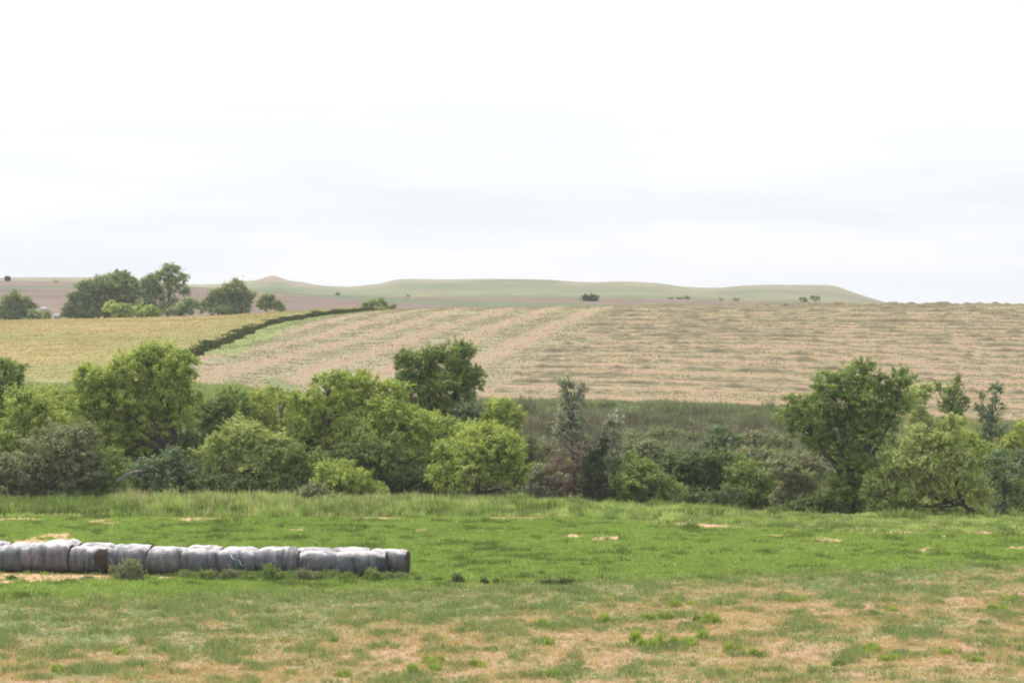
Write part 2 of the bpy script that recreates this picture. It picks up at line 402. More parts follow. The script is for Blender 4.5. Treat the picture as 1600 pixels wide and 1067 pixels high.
stuff('tall_grass', *blades(np.stack([x, D, ground(x,D)],1), h, .05, .33, c, 6, .14, 7), M_blade, 'tall seeding grass along the creek edge')
x, D, px, r = scatter(26000, 184, 204, seed=771)
e = np.interp(px, PXG, near_edge); kk = (D > e-11.5) & (fbm(x/2.2, D/1.5, 773, 3) > np.interp(px,[0,150,200,440,470,600,820,860,1600],[.40,.42,.58,.58,.40,.50,.56,.66,.66]))
x, D, px = x[kk], D[kk], px[kk]
stuff('creek_weeds', *blades(np.stack([x, D, ground(x,D)],1), .35+.75*fbm(x/.9,D/.9,775,2), .07, .5, lerp((.13,.19,.065),(.25,.33,.11), r.uniform(0,1,len(x))), 6, .12, 777), M_leaf, 'dark leafy weeds along the creek edge')
# grass on the far bank
x, D, px, r = scatter(62000, 204, 267, seed=161)
n = fbm(x/6, D/3.0, 163, 4)*.65+fbm(x/1.6,D/1.2,165,3)*.35; up = sstep(252,263,D)
c = lerp((.225,.25,.16), (.30,.265,.20), sstep(.46,.58,n)*(1-up*.8)*.8); c = lerp(c, (.26,.30,.16), up*.5); c = c*(.6+.8*fbm(x/1.1,D/1.4,169,3))[:,None]
gold = sstep(1360,1450,px)*(1-sstep(1540,1600,px))*.6; c = lerp(c, (.42,.39,.17), gold); c = lerp(c, (.36,.42,.17), (1-sstep(380,560,px))*.8); c *= 1-.22*sstep(560,760,px)*(1-up)*(1-gold)[:,None] if False else (1-.2*sstep(560,760,px)*(1-up)*(1-gold))[:,None]
h = (.08+1.9*n*fbm(x/1.4,D/1.4,167,3)**1.6*1.6)*(1+.1*up); h = h*np.where(D>263,.4,1)
stuff('bank_grass', *blades(np.stack([x, D, ground(x,D)],1), h, .07, .45, c, 5, .2, 8), M_blade, 'grey green and brown rough grass on the far bank')

# cut hay in rows: low lumpy ridges, dark on the side away from the sun
parts = []; xs = np.arange(-122., 123., .45)
for k in range(1, 27):
    D0 = 266 + PER*k + np.zeros_like(xs)
    for _ in range(4): D0 = 266 + PER*k - (fbm(xs/40, D0/14, 63, 3)-.5)*2.4
    for sub in range(3):
        Dc = D0 + (0, 2.6, -2.7)[sub] + (fbm(xs/7, xs*0+k+sub*31, 171, 3)-.5)*1.1
        A, _, dA = hay_rows(xs, Dc); ok = (~A) & (np.abs(F*xs/Dc) < 1140) & (Dc < 486)
        lump = fbm(xs/2.2, xs*0+k*5.7+sub*13, 173, 4); reach = vnoise(xs/22, xs*0+k*3.3+sub*7, 175)
        hh = (.40 if sub == 0 else .22)*sstep(.46,.66, lump*.75+reach*.25+(.06 if sub == 0 else 0))*(.6+.8*vnoise(xs/1.1, xs*0+k+sub, 177)) 
        hh = np.where(ok, hh*(1+.25*sstep(440,478,Dc)), 0)
        if hh.max() < .03: continue
        wd = .28+.9*hh
        prof = ((-1.,-.06),(-.62,.55),(-.15,1.),(.35,.8),(1.,-.06))
        V = np.stack([np.stack([xs+.2*(vnoise(xs*1.7,xs*0+j*9+k,179)-.5), Dc+wd*a, ground(xs,Dc+wd*a)+hh*b*(1+.5*(vnoise(xs*2.1,xs*0+j*5+k*3+sub,181)-.5))-.03],-1) for j,(a,b) in enumerate(prof)],0)
        n = len(xs); i = np.arange(n-1)[None]+np.arange(4)[:,None]*n; f = np.stack([i,i+1,i+n+1,i+n],-1)
        act = (np.maximum(hh[:-1],hh[1:]) > .04); f = f[:, act].reshape(-1,4)
        if len(f) == 0: continue
        cc = lerp((.15,.125,.075), (.24,.21,.13), vnoise(np.arange(len(f))*.31, np.zeros(len(f))+k, 183))
        parts.append((V.reshape(-1,3), f, cc))
V, f, C = cat(parts); stuff('windrows', V, f, C, M_straw, 'long low rows of drying cut hay')
x, D, px, r = scatter(300000, 265, 484, seed=171)
A, s, dA = hay_rows(x, D); ph = np.abs((s % 1)-.5)*2
lum = fbm(x/2.6, D/1.3, 173, 3); k = (ph > .55) & (dA > 3) & (lum > .50) & (r.uniform(0,1,len(x)) < np.where(A, .45, .35))
x, D, A, lum = x[k], D[k], A[k], lum[k]
hgt = np.where(A, .10, .15)*sstep(.48,.66,lum) + .04
c = lerp((.33,.31,.19), (.44,.40,.27), r.uniform(0,1,len(x)))
stuff('cut_hay', *blades(np.stack([x, D, ground(x,D)-.02],1), hgt, .15, 1.8, c, 4, .3, 9), M_blade, 'loose cut hay scattered over the mown field')
# thin scatter of stubble and hay between the rows
x, D, px, r = scatter(52000, 265, 482, seed=181)
A, s, dA = hay_rows(x, D); k = dA > .5; x, D, A, dA, s = x[k], D[k], A[k], dA[k], s[k]
ph = np.abs((s % 1)-.5)*2
k = r.uniform(0,1,len(x)) < .25+.75*ph; x, D, A, dA = x[k], D[k], A[k], dA[k]
c = lerp((.31,.27,.17), (.39,.33,.22), r.uniform(0,1,len(x))); c[dA < 4] = (.19,.24,.08); dk = r.uniform(0,1,len(x)) < .015; c[dk] *= .5
stuff('stubble', *blades(np.stack([x, D, ground(x,D)],1), .07, .12, 2.0, c, 4, .35, 10), M_straw, 'short stubble on the mown slope')

# standing crop on the left slope: a real canopy 0.9 m above the soil
def wheat_h(x, D): return .62*sstep(263,285,D) + (fbm(x/4, D/4, 191, 3)-.5)*.3
Dr = np.linspace(265, 505, 260); tt = np.linspace(0, 1, 240)
XL = -.27*Dr; XR = xedge(Dr)+ (fbm(Dr/3, Dr*0, 193, 3)-.5)*.8
Xw = XL[:,None]*(1-tt) + XR[:,None]*tt; Dw = np.repeat(Dr[:,None], len(tt), 1)
def track(x, D):
    z = ground(x, D); px, py = proj(x, D, z+.85)
    l1 = np.interp(px, [-200,0,80,170,200],[590,544,521,503,497]); l2 = np.interp(px,[-200,0,60,130],[560,523,508,497])
    return np.maximum(sstep(2.2,.8,np.abs(py-l1))*(px<170), sstep(1.6,.6,np.abs(py-l2))*(px<90)*.7)
def wheat_col(x, D):
    n = fbm(x/16, D/22, 195, 4); z = ground(x,D)
    c = lerp((.29,.205,.085), (.35,.23,.11), sstep(.35,.65,fbm(x/5,D/12,197,3)))
    c = lerp(c, (.22,.205,.075), sstep(.44,.66,n))
    c = lerp(c, (.21,.22,.07), sstep(14,2,xedge(D)-x + (n-.5)*10)*.7)
    c = lerp(c, (.15,.18,.06), sstep(292,278,D+(n-.5)*16)*.8)
    c = lerp(c, (.26,.225,.095), .62)
    return lerp(c, (.17,.16,.07), track(x, D)*.6)
Zw = ground(Xw, Dw) + wheat_h(Xw, Dw); Cw = wheat_col(Xw, Dw)
nr, nc = Xw.shape; top = np.stack([Xw,Dw,Zw],-1).reshape(-1,3)
i = np.arange(nr-1)[:,None]*nc+np.arange(nc-1)[None]; f = np.stack([i,i+1,i+nc+1,i+nc],-1).reshape(-1,4)
# right side and near side walls
sr = np.stack([XR+.05, Dr, ground(XR,Dr)-.05],1); base = len(top); V = np.concatenate([top, sr])
j = np.arange(nr-1); tr = j*nc+nc-1
f2 = np.stack([tr, base+j, base+j+1, tr+nc],1)
sn = np.stack([Xw[0], Dw[0]-.05, ground(Xw[0],Dw[0])-.05],1); b2 = len(V); V = np.concatenate([V, sn]); j = np.arange(nc-1)
f3 = np.stack([j, b2+j, b2+j+1, j+1],1)
C = np.concatenate([Cw.reshape(-1,3), np.tile((.07,.10,.035),(len(sr),1)), np.tile((.09,.12,.04),(len(sn),1))])  # right wall's dark green has the edge's shade painted in
o = mesh('standing_crop', V, np.concatenate([f,f2,f3]), 4, M_soil, colr=C, dom='POINT'); tag(o, 'ripening golden crop standing on the left slope', kind='stuff')
x, D, px, r = scatter(62000, 271, 500, -330, 700, seed=199)
k = x < xedge(D); x, D = x[k], D[k]
c = wheat_col(x, D)*1.35*r.uniform(.9,1.12,(len(x),1)); tk = track(x,D) > .4; k = ~tk; x, D, c = x[k], D[k], c[k]
stuff('crop_heads', *blades(np.stack([x,D,ground(x,D)+wheat_h(x,D)-.05],1), .11, .13, 1.4, c, 3, .35, 11), M_blade, 'ears over the golden crop')
nE = 9000; r = np.random.default_rng(203); D = r.uniform(271, 480, nE); x = xedge(D)+r.normal(.1,.28,nE)+(fbm(D/2.5,D*0,207,3)-.5)*2.0
c = lerp((.045,.065,.025), (.10,.115,.05), r.uniform(0,1,nE))  # stem greens darkened to carry the shade on the crop's edge
stuff('crop_edge', *blades(np.stack([x,D,ground(x,D)],1), .18+.85*fbm(D/1.8,x*0,209,3), .12, .2, c, 4, .25, 12), M_blade, 'green stems along the edge of the standing crop, shade painted into their colour')

# ------------------------------------------------------------------ trees and shrubs
def tube(pts, rad, seg=6):
    pts = np.asarray(pts, float); n = len(pts); V = []
    tan = np.gradient(pts, axis=0); tan /= np.linalg.norm(tan, axis=1)[:,None]+1e-9
    up = np.array([.31,.87,.12]); a = np.cross(tan, up); a /= np.linalg.norm(a, axis=1)[:,None]+1e-9; b = np.cross(tan, a)
    th = np.arange(seg)/seg*2*np.pi
    V = pts[:,None]+ np.asarray(rad)[:,None,None]*(np.cos(th)[None,:,None]*a[:,None]+np.sin(th)[None,:,None]*b[:,None])
    i = np.arange(n-1)[:,None]*seg; k = np.arange(seg)[None]; k2 = (k+1)%seg
    f = np.stack([i+k, i+k2, i+seg+k2, i+seg+k], -1).reshape(-1,4)
    V = np.concatenate([V.reshape(-1,3)]); c0 = (n-1)*seg; cap = np.array([[c0, c0+seg//3, c0+2*seg//3, c0+seg-1]])
    return V, np.concatenate([f, cap])
def bez(a, m, b, n): t = np.linspace(0,1,n)[:,None]; return a*(1-t)**2+2*m*t*(1-t)+b*t*t
def wood(tubes):
    V = []; Fs = []; k = 0
    for v, f in tubes: V.append(v); Fs.append(f+k); k += len(v)
    return np.concatenate(V), np.concatenate(Fs)
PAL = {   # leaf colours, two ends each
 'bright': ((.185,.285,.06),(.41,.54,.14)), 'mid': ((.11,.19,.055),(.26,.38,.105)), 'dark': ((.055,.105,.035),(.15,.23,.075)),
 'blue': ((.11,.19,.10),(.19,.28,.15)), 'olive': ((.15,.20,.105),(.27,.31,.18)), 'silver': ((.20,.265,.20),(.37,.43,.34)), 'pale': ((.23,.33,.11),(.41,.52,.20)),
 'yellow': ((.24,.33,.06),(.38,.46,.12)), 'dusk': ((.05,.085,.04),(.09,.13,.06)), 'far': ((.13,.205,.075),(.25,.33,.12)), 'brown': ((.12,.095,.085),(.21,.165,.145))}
def leaves(lobes, pal, dens=1., leaf=.17, seed=0, spray=.16, inner=.25, droop=0., sig=None):
    leaf = leaf*.95
    """lobes: (centre xyz, radii xyz). Leaf-sized faces gathered in clumps through the outer part of each lobe."""
    r = np.random.default_rng(seed); Ps = []; Ns = []; Cs = []; c0, c1 = [np.array(q)*np.array((1.04,.92,.86)) for q in PAL[pal]]
    tipsets = []
    for c, rad in lobes:
        c = np.array(c); rad = np.array(rad); area = 4*np.pi*(np.prod(rad))**(2/3)
        cs = sig or float(np.clip(.13+.075*min(rad), .13, .33))           # clump radius
        n = max(5, int(area*dens*.82/(cs*cs*np.pi)))
        d = r.normal(0,1,(n,3)); d /= np.linalg.norm(d,axis=1)[:,None]
        low = (d[:,2] < -.3) & (r.uniform(0,1,n) < .5); d[low,2] *= -1
        bump = fbm(d[:,0]*2.3+c[0], d[:,1]*2.3+d[:,2]*2.3+c[2], seed+5, 3)
        rr = .42+.86*bump + np.where(r.uniform(0,1,n) < spray, r.uniform(0,.34,n), 0) - np.where(r.uniform(0,1,n) < inner, r.uniform(.1,.45,n), 0)
        keep = bump > .34
        d, rr, bump = d[keep], rr[keep], bump[keep]; n = len(d)
        cc = c + d*rad*rr[:,None]; tipsets.append(cc)
        m = int(np.clip(4*np.pi*cs*cs*.46/(.056*leaf*leaf*3.6), 8, 190))
        sz = r.uniform(.5,1.3,n)
        q = r.normal(0,1,(n*m,3)); q /= np.linalg.norm(q,axis=1)[:,None]
        rad_q = r.uniform(.45,1.0,n*m)**.6 + np.where(r.uniform(0,1,n*m) < .12, .45, 0)
        sh = np.repeat(np.stack([r.uniform(.8,1.4,n), r.uniform(.8,1.4,n), r.uniform(.55,.95,n)],1), m, 0)
        off = q*sh*cs*(rad_q*np.repeat(sz,m))[:,None]
        lo = r.uniform(0,1,n*m) < .34; off[lo] *= r.uniform(1.2,2.6,(lo.sum(),1))
        isp = r.uniform(0,1,n) < .34; dirs = d + r.normal(0,.45,(n,3)) + np.array([0,0,.15-droop*.5]); dirs /= np.linalg.norm(dirs,axis=1)[:,None]
        Ls = (.30*min(rad)+.22)*r.uniform(.5,1.4,n)*isp; along = r.uniform(-.4,1,n*m)
        off = off*np.where(np.repeat(isp,m), (.85-.5*np.clip(along,0,1)), 1.)[:,None] + np.repeat(dirs*Ls[:,None], m, 0)*along[:,None]
        off += np.repeat(d, m, 0)*(r.uniform(0,1,n*m)**2*cs*1.1)[:,None]
        if droop: off[:,2] -= np.abs(r.normal(0,droop*.35*cs,n*m))
        P = np.repeat(cc, m, 0) + off
        nn = q*.9 + np.repeat(d*.35, m, 0) + np.array([0,0,.45]) + r.normal(0,.38,(n*m,3))
        Ps.append(P); Ns.append(nn)
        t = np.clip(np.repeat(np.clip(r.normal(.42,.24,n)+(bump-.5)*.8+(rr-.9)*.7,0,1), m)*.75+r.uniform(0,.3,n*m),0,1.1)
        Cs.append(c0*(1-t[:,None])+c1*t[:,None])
    P = np.concatenate(Ps); N = np.concatenate(Ns); C = np.concatenate(Cs); n = len(P)
    N /= np.linalg.norm(N,axis=1)[:,None]
    a = np.cross(N, r.normal(0,1,(n,3))); 
    if droop: a[:,2] -= droop
    a -= N*(a*N).sum(1)[:,None]; a /= np.linalg.norm(a,axis=1)[:,None]+1e-6; b = np.cross(N, a)
    L = leaf*r.uniform(.6,1.4,n)[:,None]; W = L*r.uniform(.34,.62,n)[:,None]
    V = np.stack([P-a*L*.6, P+b*W*.5-a*L*.05, P+a*L*.6, P-b*W*.5-a*L*.05], 1).reshape(-1,3)
    return V, np.arange(4*n).reshape(n,4), C*r.uniform(.85,1.15,(n,1)), tipsets
BARK = (.085,.07,.055)
NLEAF = 0
def plant(kind, label, cat, base, D, lobes, pal, trunk=None, limbs=None, dens=1., leaf=.17, seed=0, group=None, thick=.16, bark=BARK, droop=0., depth=1.0,
          spray=.16, twigs=3, names=('trunk','crown'), inner=.25, jd=.8, sig=None, sat=2):
    """base: pixel column of the foot; lobes: (px, py, r[, ry]) in photograph pixels at distance D, turned into metres and given their own depth"""
    global NLEAF
    r = np.random.default_rng(seed+1000); bx = (base-800)/F*D; bz = float(ground(np.array([bx]), np.array([D]))[0])
    root = empty(kind, (bx, D, bz-.05)); tag(root, label, cat, group)
    L = []
    for lb in lobes:
        px, py, rr = lb[:3]; rz = lb[3] if len(lb) > 3 else rr*.88
        dy = r.uniform(-jd, jd)*rr/F*D
        d2 = D+dy; c = np.array([(px-800)/F*d2, d2, H-(py-HY)/F*d2])
        L.append((c, np.array([rr/F*D, rr/F*D*depth, rz/F*D])))
    SAT = []
    if len(names[1]) and sat:
        for c, rad in L:
            for _ in range(sat):
                a = r.normal(0,1,3); a[2] = a[2]*.8+.25; a /= np.linalg.norm(a); q = r.uniform(.32,.52)
                SAT.append((c + a*rad*r.uniform(.85,1.1), rad*q*np.array([r.uniform(.8,1.4),1,r.uniform(.6,1.1)])))
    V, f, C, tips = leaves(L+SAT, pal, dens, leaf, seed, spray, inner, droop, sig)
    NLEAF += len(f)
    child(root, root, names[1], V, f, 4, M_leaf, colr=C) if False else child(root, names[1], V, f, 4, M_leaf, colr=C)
    foot = np.array([bx, D, bz-.1])
    if trunk is None:
        cx = np.mean([l[0] for l in L], 0); trunk_p = [foot, foot*.55+cx*.45+r.normal(0,.1,3)]
    else:
        trunk_p = [foot] + [PT(p[0], p[1], D) for p in trunk]
    tp = np.array(trunk_p); nseg = 12
    tt = np.linspace(0, len(tp)-1, nseg); tpi = np.stack([np.interp(tt, np.arange(len(tp)), tp[:,i]) for i in range(3)],1)
    tpi[1:-1] += r.normal(0, .05, (nseg-2,3))
    tr = [tube(tpi, np.linspace(thick, thick*.62, nseg)*np.r_[1.35, np.ones(nseg-1)], 8)]
    V, f = wood(tr); child(root, names[0], V, f, 4, M_bark, colr=bark, smooth_=True)
    if twigs >= 0:
        lt = []
        for i, (c, rad) in enumerate(L):
            if limbs and i < len(limbs) and limbs[i] is not None:
                path = [tpi[-1] if limbs[i][0] is None else PT(*limbs[i][0], D)] + [PT(p[0],p[1],D) for p in limbs[i][1:]] + [c]
                pp = np.array(path); t2 = np.linspace(0,len(pp)-1,10); pp = np.stack([np.interp(t2,np.arange(len(pp)),pp[:,k]) for k in range(3)],1); pp[1:-1] += r.normal(0,.05,(8,3))
                r0 = thick*.6
            else:
                s0 = tpi[r.integers(nseg*2//3, nseg)]; m = (s0+c)/2 + r.normal(0,.25,3) - np.array([0,0,.15*np.linalg.norm(c-s0)])
                pp = bez(s0, m, c, 9); pp[1:-1] += r.normal(0,.04,(7,3)); r0 = thick*.42
            tb = [tube(pp, np.linspace(r0, r0*.3, len(pp)), 6)]
            for q in tips[i][r.permutation(len(tips[i]))[:twigs*2]]:
                k = r.integers(len(pp)//2, len(pp)); s1 = pp[k]; mm = (s1+q)/2+r.normal(0,.12,3)
                tb.append(tube(bez(s1, mm, q, 5), np.linspace(r0*.28, .012, 5), 4))
            lt.append(wood(tb))
        # the limbs, each a part; twigs go with their limb
        for v, ff in lt[:12]: child(root, 'limb', v, ff, 4, M_bark, colr=bark, smooth_=True)
    return root
def tree(*a, **k): return plant('tree', *a, **k)
def shrub(label, base, D, lobes, pal, **k):
    k.setdefault('twigs', 1); k.setdefault('thick', .07); k.setdefault('spray', .2)
    return plant('shrub', label, 'shrub', base, D, lobes, pal, names=('stem','foliage'), **k)
def snag(label, base, D, trunk, branches, thick=.2, colr=(.16,.13,.12), seed=0, extra=40, spread=1.5, zone=None):
    """dead wood: a bare trunk and branches given by photograph pixels, with fine twigs"""
    r = np.random.default_rng(seed); bx = (base-800)/F*D; bz = float(ground(np.array([bx]), np.array([D]))[0])
    root = empty('dead_tree', (bx, D, bz-.05)); tag(root, label, 'dead tree')
    tp = np.array([[bx,D,bz-.1]]+[PT(p[0],p[1],D) for p in trunk]); t = np.linspace(0,len(tp)-1,12)
    tp = np.stack([np.interp(t,np.arange(len(tp)),tp[:,k]) for k in range(3)],1); tp[1:] += r.normal(0,.05,(11,3))
    v, f = tube(tp, np.linspace(thick, thick*.45, 12), 8); child(root, 'trunk', v, f, 4, M_bark, colr=colr, smooth_=True)
    for b in branches:
        pp = np.array([PT(p[0],p[1],D+(r.uniform(-.8,.8) if i else 0)) for i, p in enumerate(b)]); t = np.linspace(0,len(pp)-1,9)
        pp = np.stack([np.interp(t,np.arange(len(pp)),pp[:,k]) for k in range(3)],1); pp[1:] += r.normal(0,.06,(8,3))
        tb = [tube(pp, np.linspace(thick*.4, .015, 9), 5)]
        for _ in range(7):
            k = r.integers(2,9); q = pp[k]+r.normal(0,.45,3)+np.array([0,0,.05]); tb.append(tube(bez(pp[k],(pp[k]+q)/2+r.normal(0,.1,3),q,4), np.linspace(.025,.008,4), 4))
        v, f = wood(tb); child(root, 'branch', v, f, 4, M_bark, colr=np.array(colr)*1.25, smooth_=True)
    if extra:
        tb = []
        for _ in range(extra):
            k = r.integers(1,11); a = r.uniform(0,2*np.pi); ln = r.uniform(.3,1)**.7*spread*(1.15-k/12)*(1.3 if math.cos(a) < 0 else .6)
            q = tp[k]+np.array([math.cos(a)*ln, math.sin(a)*ln, r.uniform(-.7,.35)*ln]); pp = bez(tp[k],(tp[k]+q)/2+r.normal(0,.15,3)+np.array([0,0,.12]),q,5)
            tb.append(tube(pp, np.linspace(.035,.01,5), 4))
            for _ in range(4):
                k2 = r.integers(1,5); q2 = pp[k2]+r.normal(0,.32,3)-np.array([0,0,.1]); tb.append(tube(np.array([pp[k2],(pp[k2]+q2)/2+r.normal(0,.05,3),q2]), [.014,.01,.006], 3 if False else 4))
        v, f = wood(tb); child(root, 'twigs', v, f, 4, M_bark, colr=np.array(colr)*1.1)['kind'] = 'stuff'
    return root

# ---- the creek trees, left to right
tree('dark green tree cut off by the left edge of the picture, in the creek row', 'tree', 8, 212, [(2,600,32),(22,584,16),(-18,640,38),(12,640,28),(-30,600,34)], 'mid', seed=11, thick=.2)
tree('yellow green bushy willow near the left edge, behind the greyish feathery shrub', 'tree', 62, 207, [(45,640,34),(70,668,30),(30,680,30),(98,668,22),(18,715,30),(10,690,22)], 'bright', seed=12, thick=.18, droop=.6)
shrub('big feathery grey green shrub at the far left of the creek row', 92, 201, [(85,715,40,44),(120,700,28,30),(55,745,36),(135,745,34,36),(95,770,42,28)], 'olive', seed=13, dens=1.0, spray=.35)
shrub('low grey green shrub touching the left edge of the picture beside the tall grass', 15, 200, [(12,755,34,36),(-20,740,34,30),(40,775,26,22)], 'olive', seed=14, spray=.3)
shrub('dark olive shrub leaning right, just left of the grey fallen log', 168, 201, [(165,735,26,28),(172,768,26,24),(150,778,26,20)], 'mid', seed=15, spray=.35)
tree('largest willow of the left group, tall billowing yellow green crown before the golden crop', 'tree', 287, 211,
     [(258,572,34),(205,585,34),(232,560,24),(160,618,34),(200,630,38),(262,618,36),(228,665,40),(178,672,32),(140,588,20),(275,665,26,24),(130,640,26),(282,585,20)], 'bright',
     trunk=[(284,740),(276,700)], limbs=[(None,(268,650)),None,None,((270,708),(235,672)),None,(None,(262,650)),((278,716),(245,690)),((276,710),(220,690))], thick=.30, seed=16, dens=1.05, droop=.4)
tree('dark twisted tree behind the large willow, its shaded limbs showing low down', 'tree', 240, 217, [(225,700,30),(190,710,28),(262,700,24),(150,690,24)], 'dark', seed=17, thick=.25)
tree('round headed tree standing between the largest willow and the pale willow, partly hidden', 'tree', 352, 216, [(362,628,24),(340,645,24),(376,650,20),(325,665,20),(352,672,26)], 'mid', trunk=[(340,705),(332,690)], seed=18, thick=.16, dens=1.1)
shrub('blue green shrub in deep shade under the largest willow', 268, 204, [(235,745,26,26),(268,738,28,26),(298,745,24,26),(212,765,20,20)], 'blue', seed=19)
tree('pale green domed willow in front of the round headed tree', 'tree', 375, 205, [(380,690,38),(345,705,28),(412,705,28),(325,725,24),(395,735,34),(360,748,30),(430,735,22)], 'pale', seed=20, thick=.18, droop=.5, dens=1.05)
tree('yellow green tree just left of the broken grey trunk', 'tree', 420, 218, [(412,640,24,22),(400,665,26),(428,668,20),(408,625,12)], 'yellow', seed=21, thick=.14, droop=.5)
snag('broken grey trunk standing up left of the arching willow', 441, 209, [(443,740),(441,690),(440,645),(443,630)], [[(441,650),(434,636),(437,626)],[(441,690),(430,684),(424,690)],[(442,700),(450,690)],[(441,670),(449,662),(448,648)]], thick=.2, colr=(.17,.14,.12), seed=22, extra=14, spread=.9)
tree('arching willow with a long bare limb bending right under its yellow green crown', 'tree', 470, 209,
     [(512,612,30,28),(552,604,30,26),(586,618,26),(482,640,32),(535,650,36,26),(600,650,28),(560,680,38,30),(465,670,26),(500,690,30),(615,610,18),(458,625,16),(632,665,28)], 'bright',
     trunk=[(470,720),(477,698)], limbs=[(None,(500,664),(513,630)),((500,664),(535,640),),(None,(512,660),(545,642),(575,648)),None,(None,(500,664)),((540,643),(570,645),(592,656))], thick=.24, seed=23, dens=.85, droop=.5)
tree('dark rounded tree standing high above the others in the middle, before the mown field', 'tree', 672, 232,
     [(640,572,20),(676,560,20),(708,558,24),(728,552,15),(652,610,28),(692,602,26),(722,600,22),(744,585,13,11),(667,584,16),(630,596,16),(700,640,24,20),(655,645,24,18),(728,620,14),(632,560,11),(722,578,16)], 'mid',
     trunk=[(673,668),(670,645)], limbs=[((668,650),(650,600)),(None,(672,600)),(None,(690,620)),None,((668,655),(654,630)),(None,(685,625)),(None,(700,640)),((700,625),(725,600))], thick=.26, seed=24, dens=1.1)
shrub('grey green shrub right behind the dark rounded tree', 725, 228, [(728,655,26,24),(712,672,24,18),(745,672,20,18)], 'blue', seed=25)
shrub('bright shrub between the silver tree and the dark rounded tree', 788, 226, [(784,640,20,16),(770,655,16,13),(802,652,14,12),(790,665,20,12)], 'bright', seed=26, thick=.1)
tree('mid green tree leaning over the shaded hollow in the middle of the row', 'tree', 645, 211, [(640,660,28),(618,680,24),(660,684,24),(634,700,26)], 'bright', seed=27, thick=.16, droop=.3)
tree('soft rounded willow below and right of the dark rounded tree', 'tree', 692, 212, [(690,672,26,24),(712,690,26),(672,700,24),(700,712,28)], 'bright', seed=28, thick=.16, droop=.5)
tree('wide low willow with its trunk lying near the ground, left of the silver tree', 'tree', 735, 202,
     [(748,698,34,30),(712,716,28),(785,712,28,26),(810,735,22,20),(745,735,34,26),(695,740,22),(785,748,26,20),(718,760,26,16),(765,682,18,14)], 'bright', trunk=[(745,770),(765,768),(795,764)],
     limbs=[((745,772),(742,735)),None,((765,768),(775,740)),None,((750,770),(748,750)),None,((790,764),(800,756))], seed=29, thick=.13, dens=.85, droop=.6)
tree('shaggy mid green tree over the dark hollow in the middle of the creek row', 'tree', 602, 206, [(566,705,30),(605,712,32),(640,722,26),(585,735,26,20),(545,720,22)], 'mid', seed=30, thick=.16)
shrub('dark thicket in the hollow below the shaggy tree', 620, 204, [(625,755,24,24),(600,765,22,18),(650,758,24,22),(675,765,20,18)], 'dark', seed=31)
shrub('wide low bright green shrub sloping right beneath the arching willow', 540, 201, [(520,750,28,26),(555,757,26,22),(585,770,22,14),(500,772,22,20),(542,778,34,16)], 'bright', seed=32)
tree('dark leaning tree in front of the broken grey trunk', 'tree', 452, 203, [(455,720,26,28),(430,745,30,26),(475,745,24),(410,765,26,20),(448,770,30,22)], 'mid', seed=33, thick=.16)
shrub('brownish green scrub just before the dark leaning tree', 500, 199, [(490,778,22,20),(515,790,22,14),(470,786,18,16)], 'olive', seed=34, spray=.3)
shrub('dark shrub in shade between the pale willow and the tall grass', 345, 202, [(335,760,26,20),(375,768,28,18),(310,765,22,18)], 'dark', seed=35)
shrub('dark low shrub beneath the grey green shrubs at the left', 120, 199.5, [(105,788,40,14),(60,792,30,12),(165,790,24,12)], 'dark', seed=36)
shrub('dark low shrub at the far left edge under the grey green one', 8, 199.0, [(5,790,30,14),(-25,780,20,18)], 'dark', seed=37)
shrub('soft green bush at the top of the bank left of the largest willow', 85, 240, [(70,622,24,15),(100,632,24,16),(120,618,18,12)], 'bright', seed=121, dens=.9)
shrub('green bush on the bank between the feathery shrub and the largest willow', 135, 225, [(120,655,26,22),(140,680,24,22),(108,680,20,20)], 'bright', seed=122)
shrub('mid green brush filling the bank behind the round headed tree', 330, 238, [(318,636,18,14),(335,655,24,18),(310,660,20,16)], 'mid', seed=123)
shrub('yellow green brush along the top of the bank behind the broken trunk', 415, 240, [(395,622,16,9),(425,618,20,10),(450,628,20,14),(405,640,20,14)], 'bright', seed=124, dens=.9)
shrub('green brush in the shade under the arching willow', 520, 205, [(505,725,30,22),(540,735,28,18),(565,722,24,22)], 'mid', seed=125)
shrub('dark green brush behind the pale willow low down', 300, 208, [(300,700,22,22),(285,725,24,18),(318,735,22,20)], 'dark', seed=126)
shrub('green brush in the hollow left of the shaggy tree', 500, 212, [(455,700,22,22),(480,722,22,18)], 'mid', seed=127)
shrub('mid green brush on the slope above the wide low willow', 760, 222, [(752,680,22,16),(780,690,24,16),(805,700,20,14),(730,672,16,12)], 'bright', seed=128)
shrub('dark brush in the hollow right of the dead tree', 980, 206, [(975,735,24,24),(968,770,24,16),(1005,775,26,14)], 'mid', seed=129)
shrub('dark bushes below the shoulder of the thicket', 1150, 212, [(1140,722,22,12),(1160,735,22,13),(1178,745,20,14)], 'mid', seed=130)
shrub('grey olive brush filling the hollow left of the biggest tree', 1225, 212, [(1215,735,26,18),(1245,725,26,20),(1265,745,24,20),(1200,755,22,16)], 'olive', seed=131, dens=.9)
shrub('green brush on the bank behind the leaning willow trunk', 1515, 215, [(1505,690,22,16),(1530,710,24,18),(1545,735,22,18),(1500,770,24,20),(1540,775,22,18)], 'bright', seed=132, dens=.9)
shrub('brush between the biggest tree and the pale willow', 1375, 208, [(1368,735,18,20),(1385,700,16,16),(1375,770,20,18)], 'mid', seed=133, dens=.9)
r = np.random.default_rng(901); bl = {'olive':[], 'blue':[], 'mid':[]}
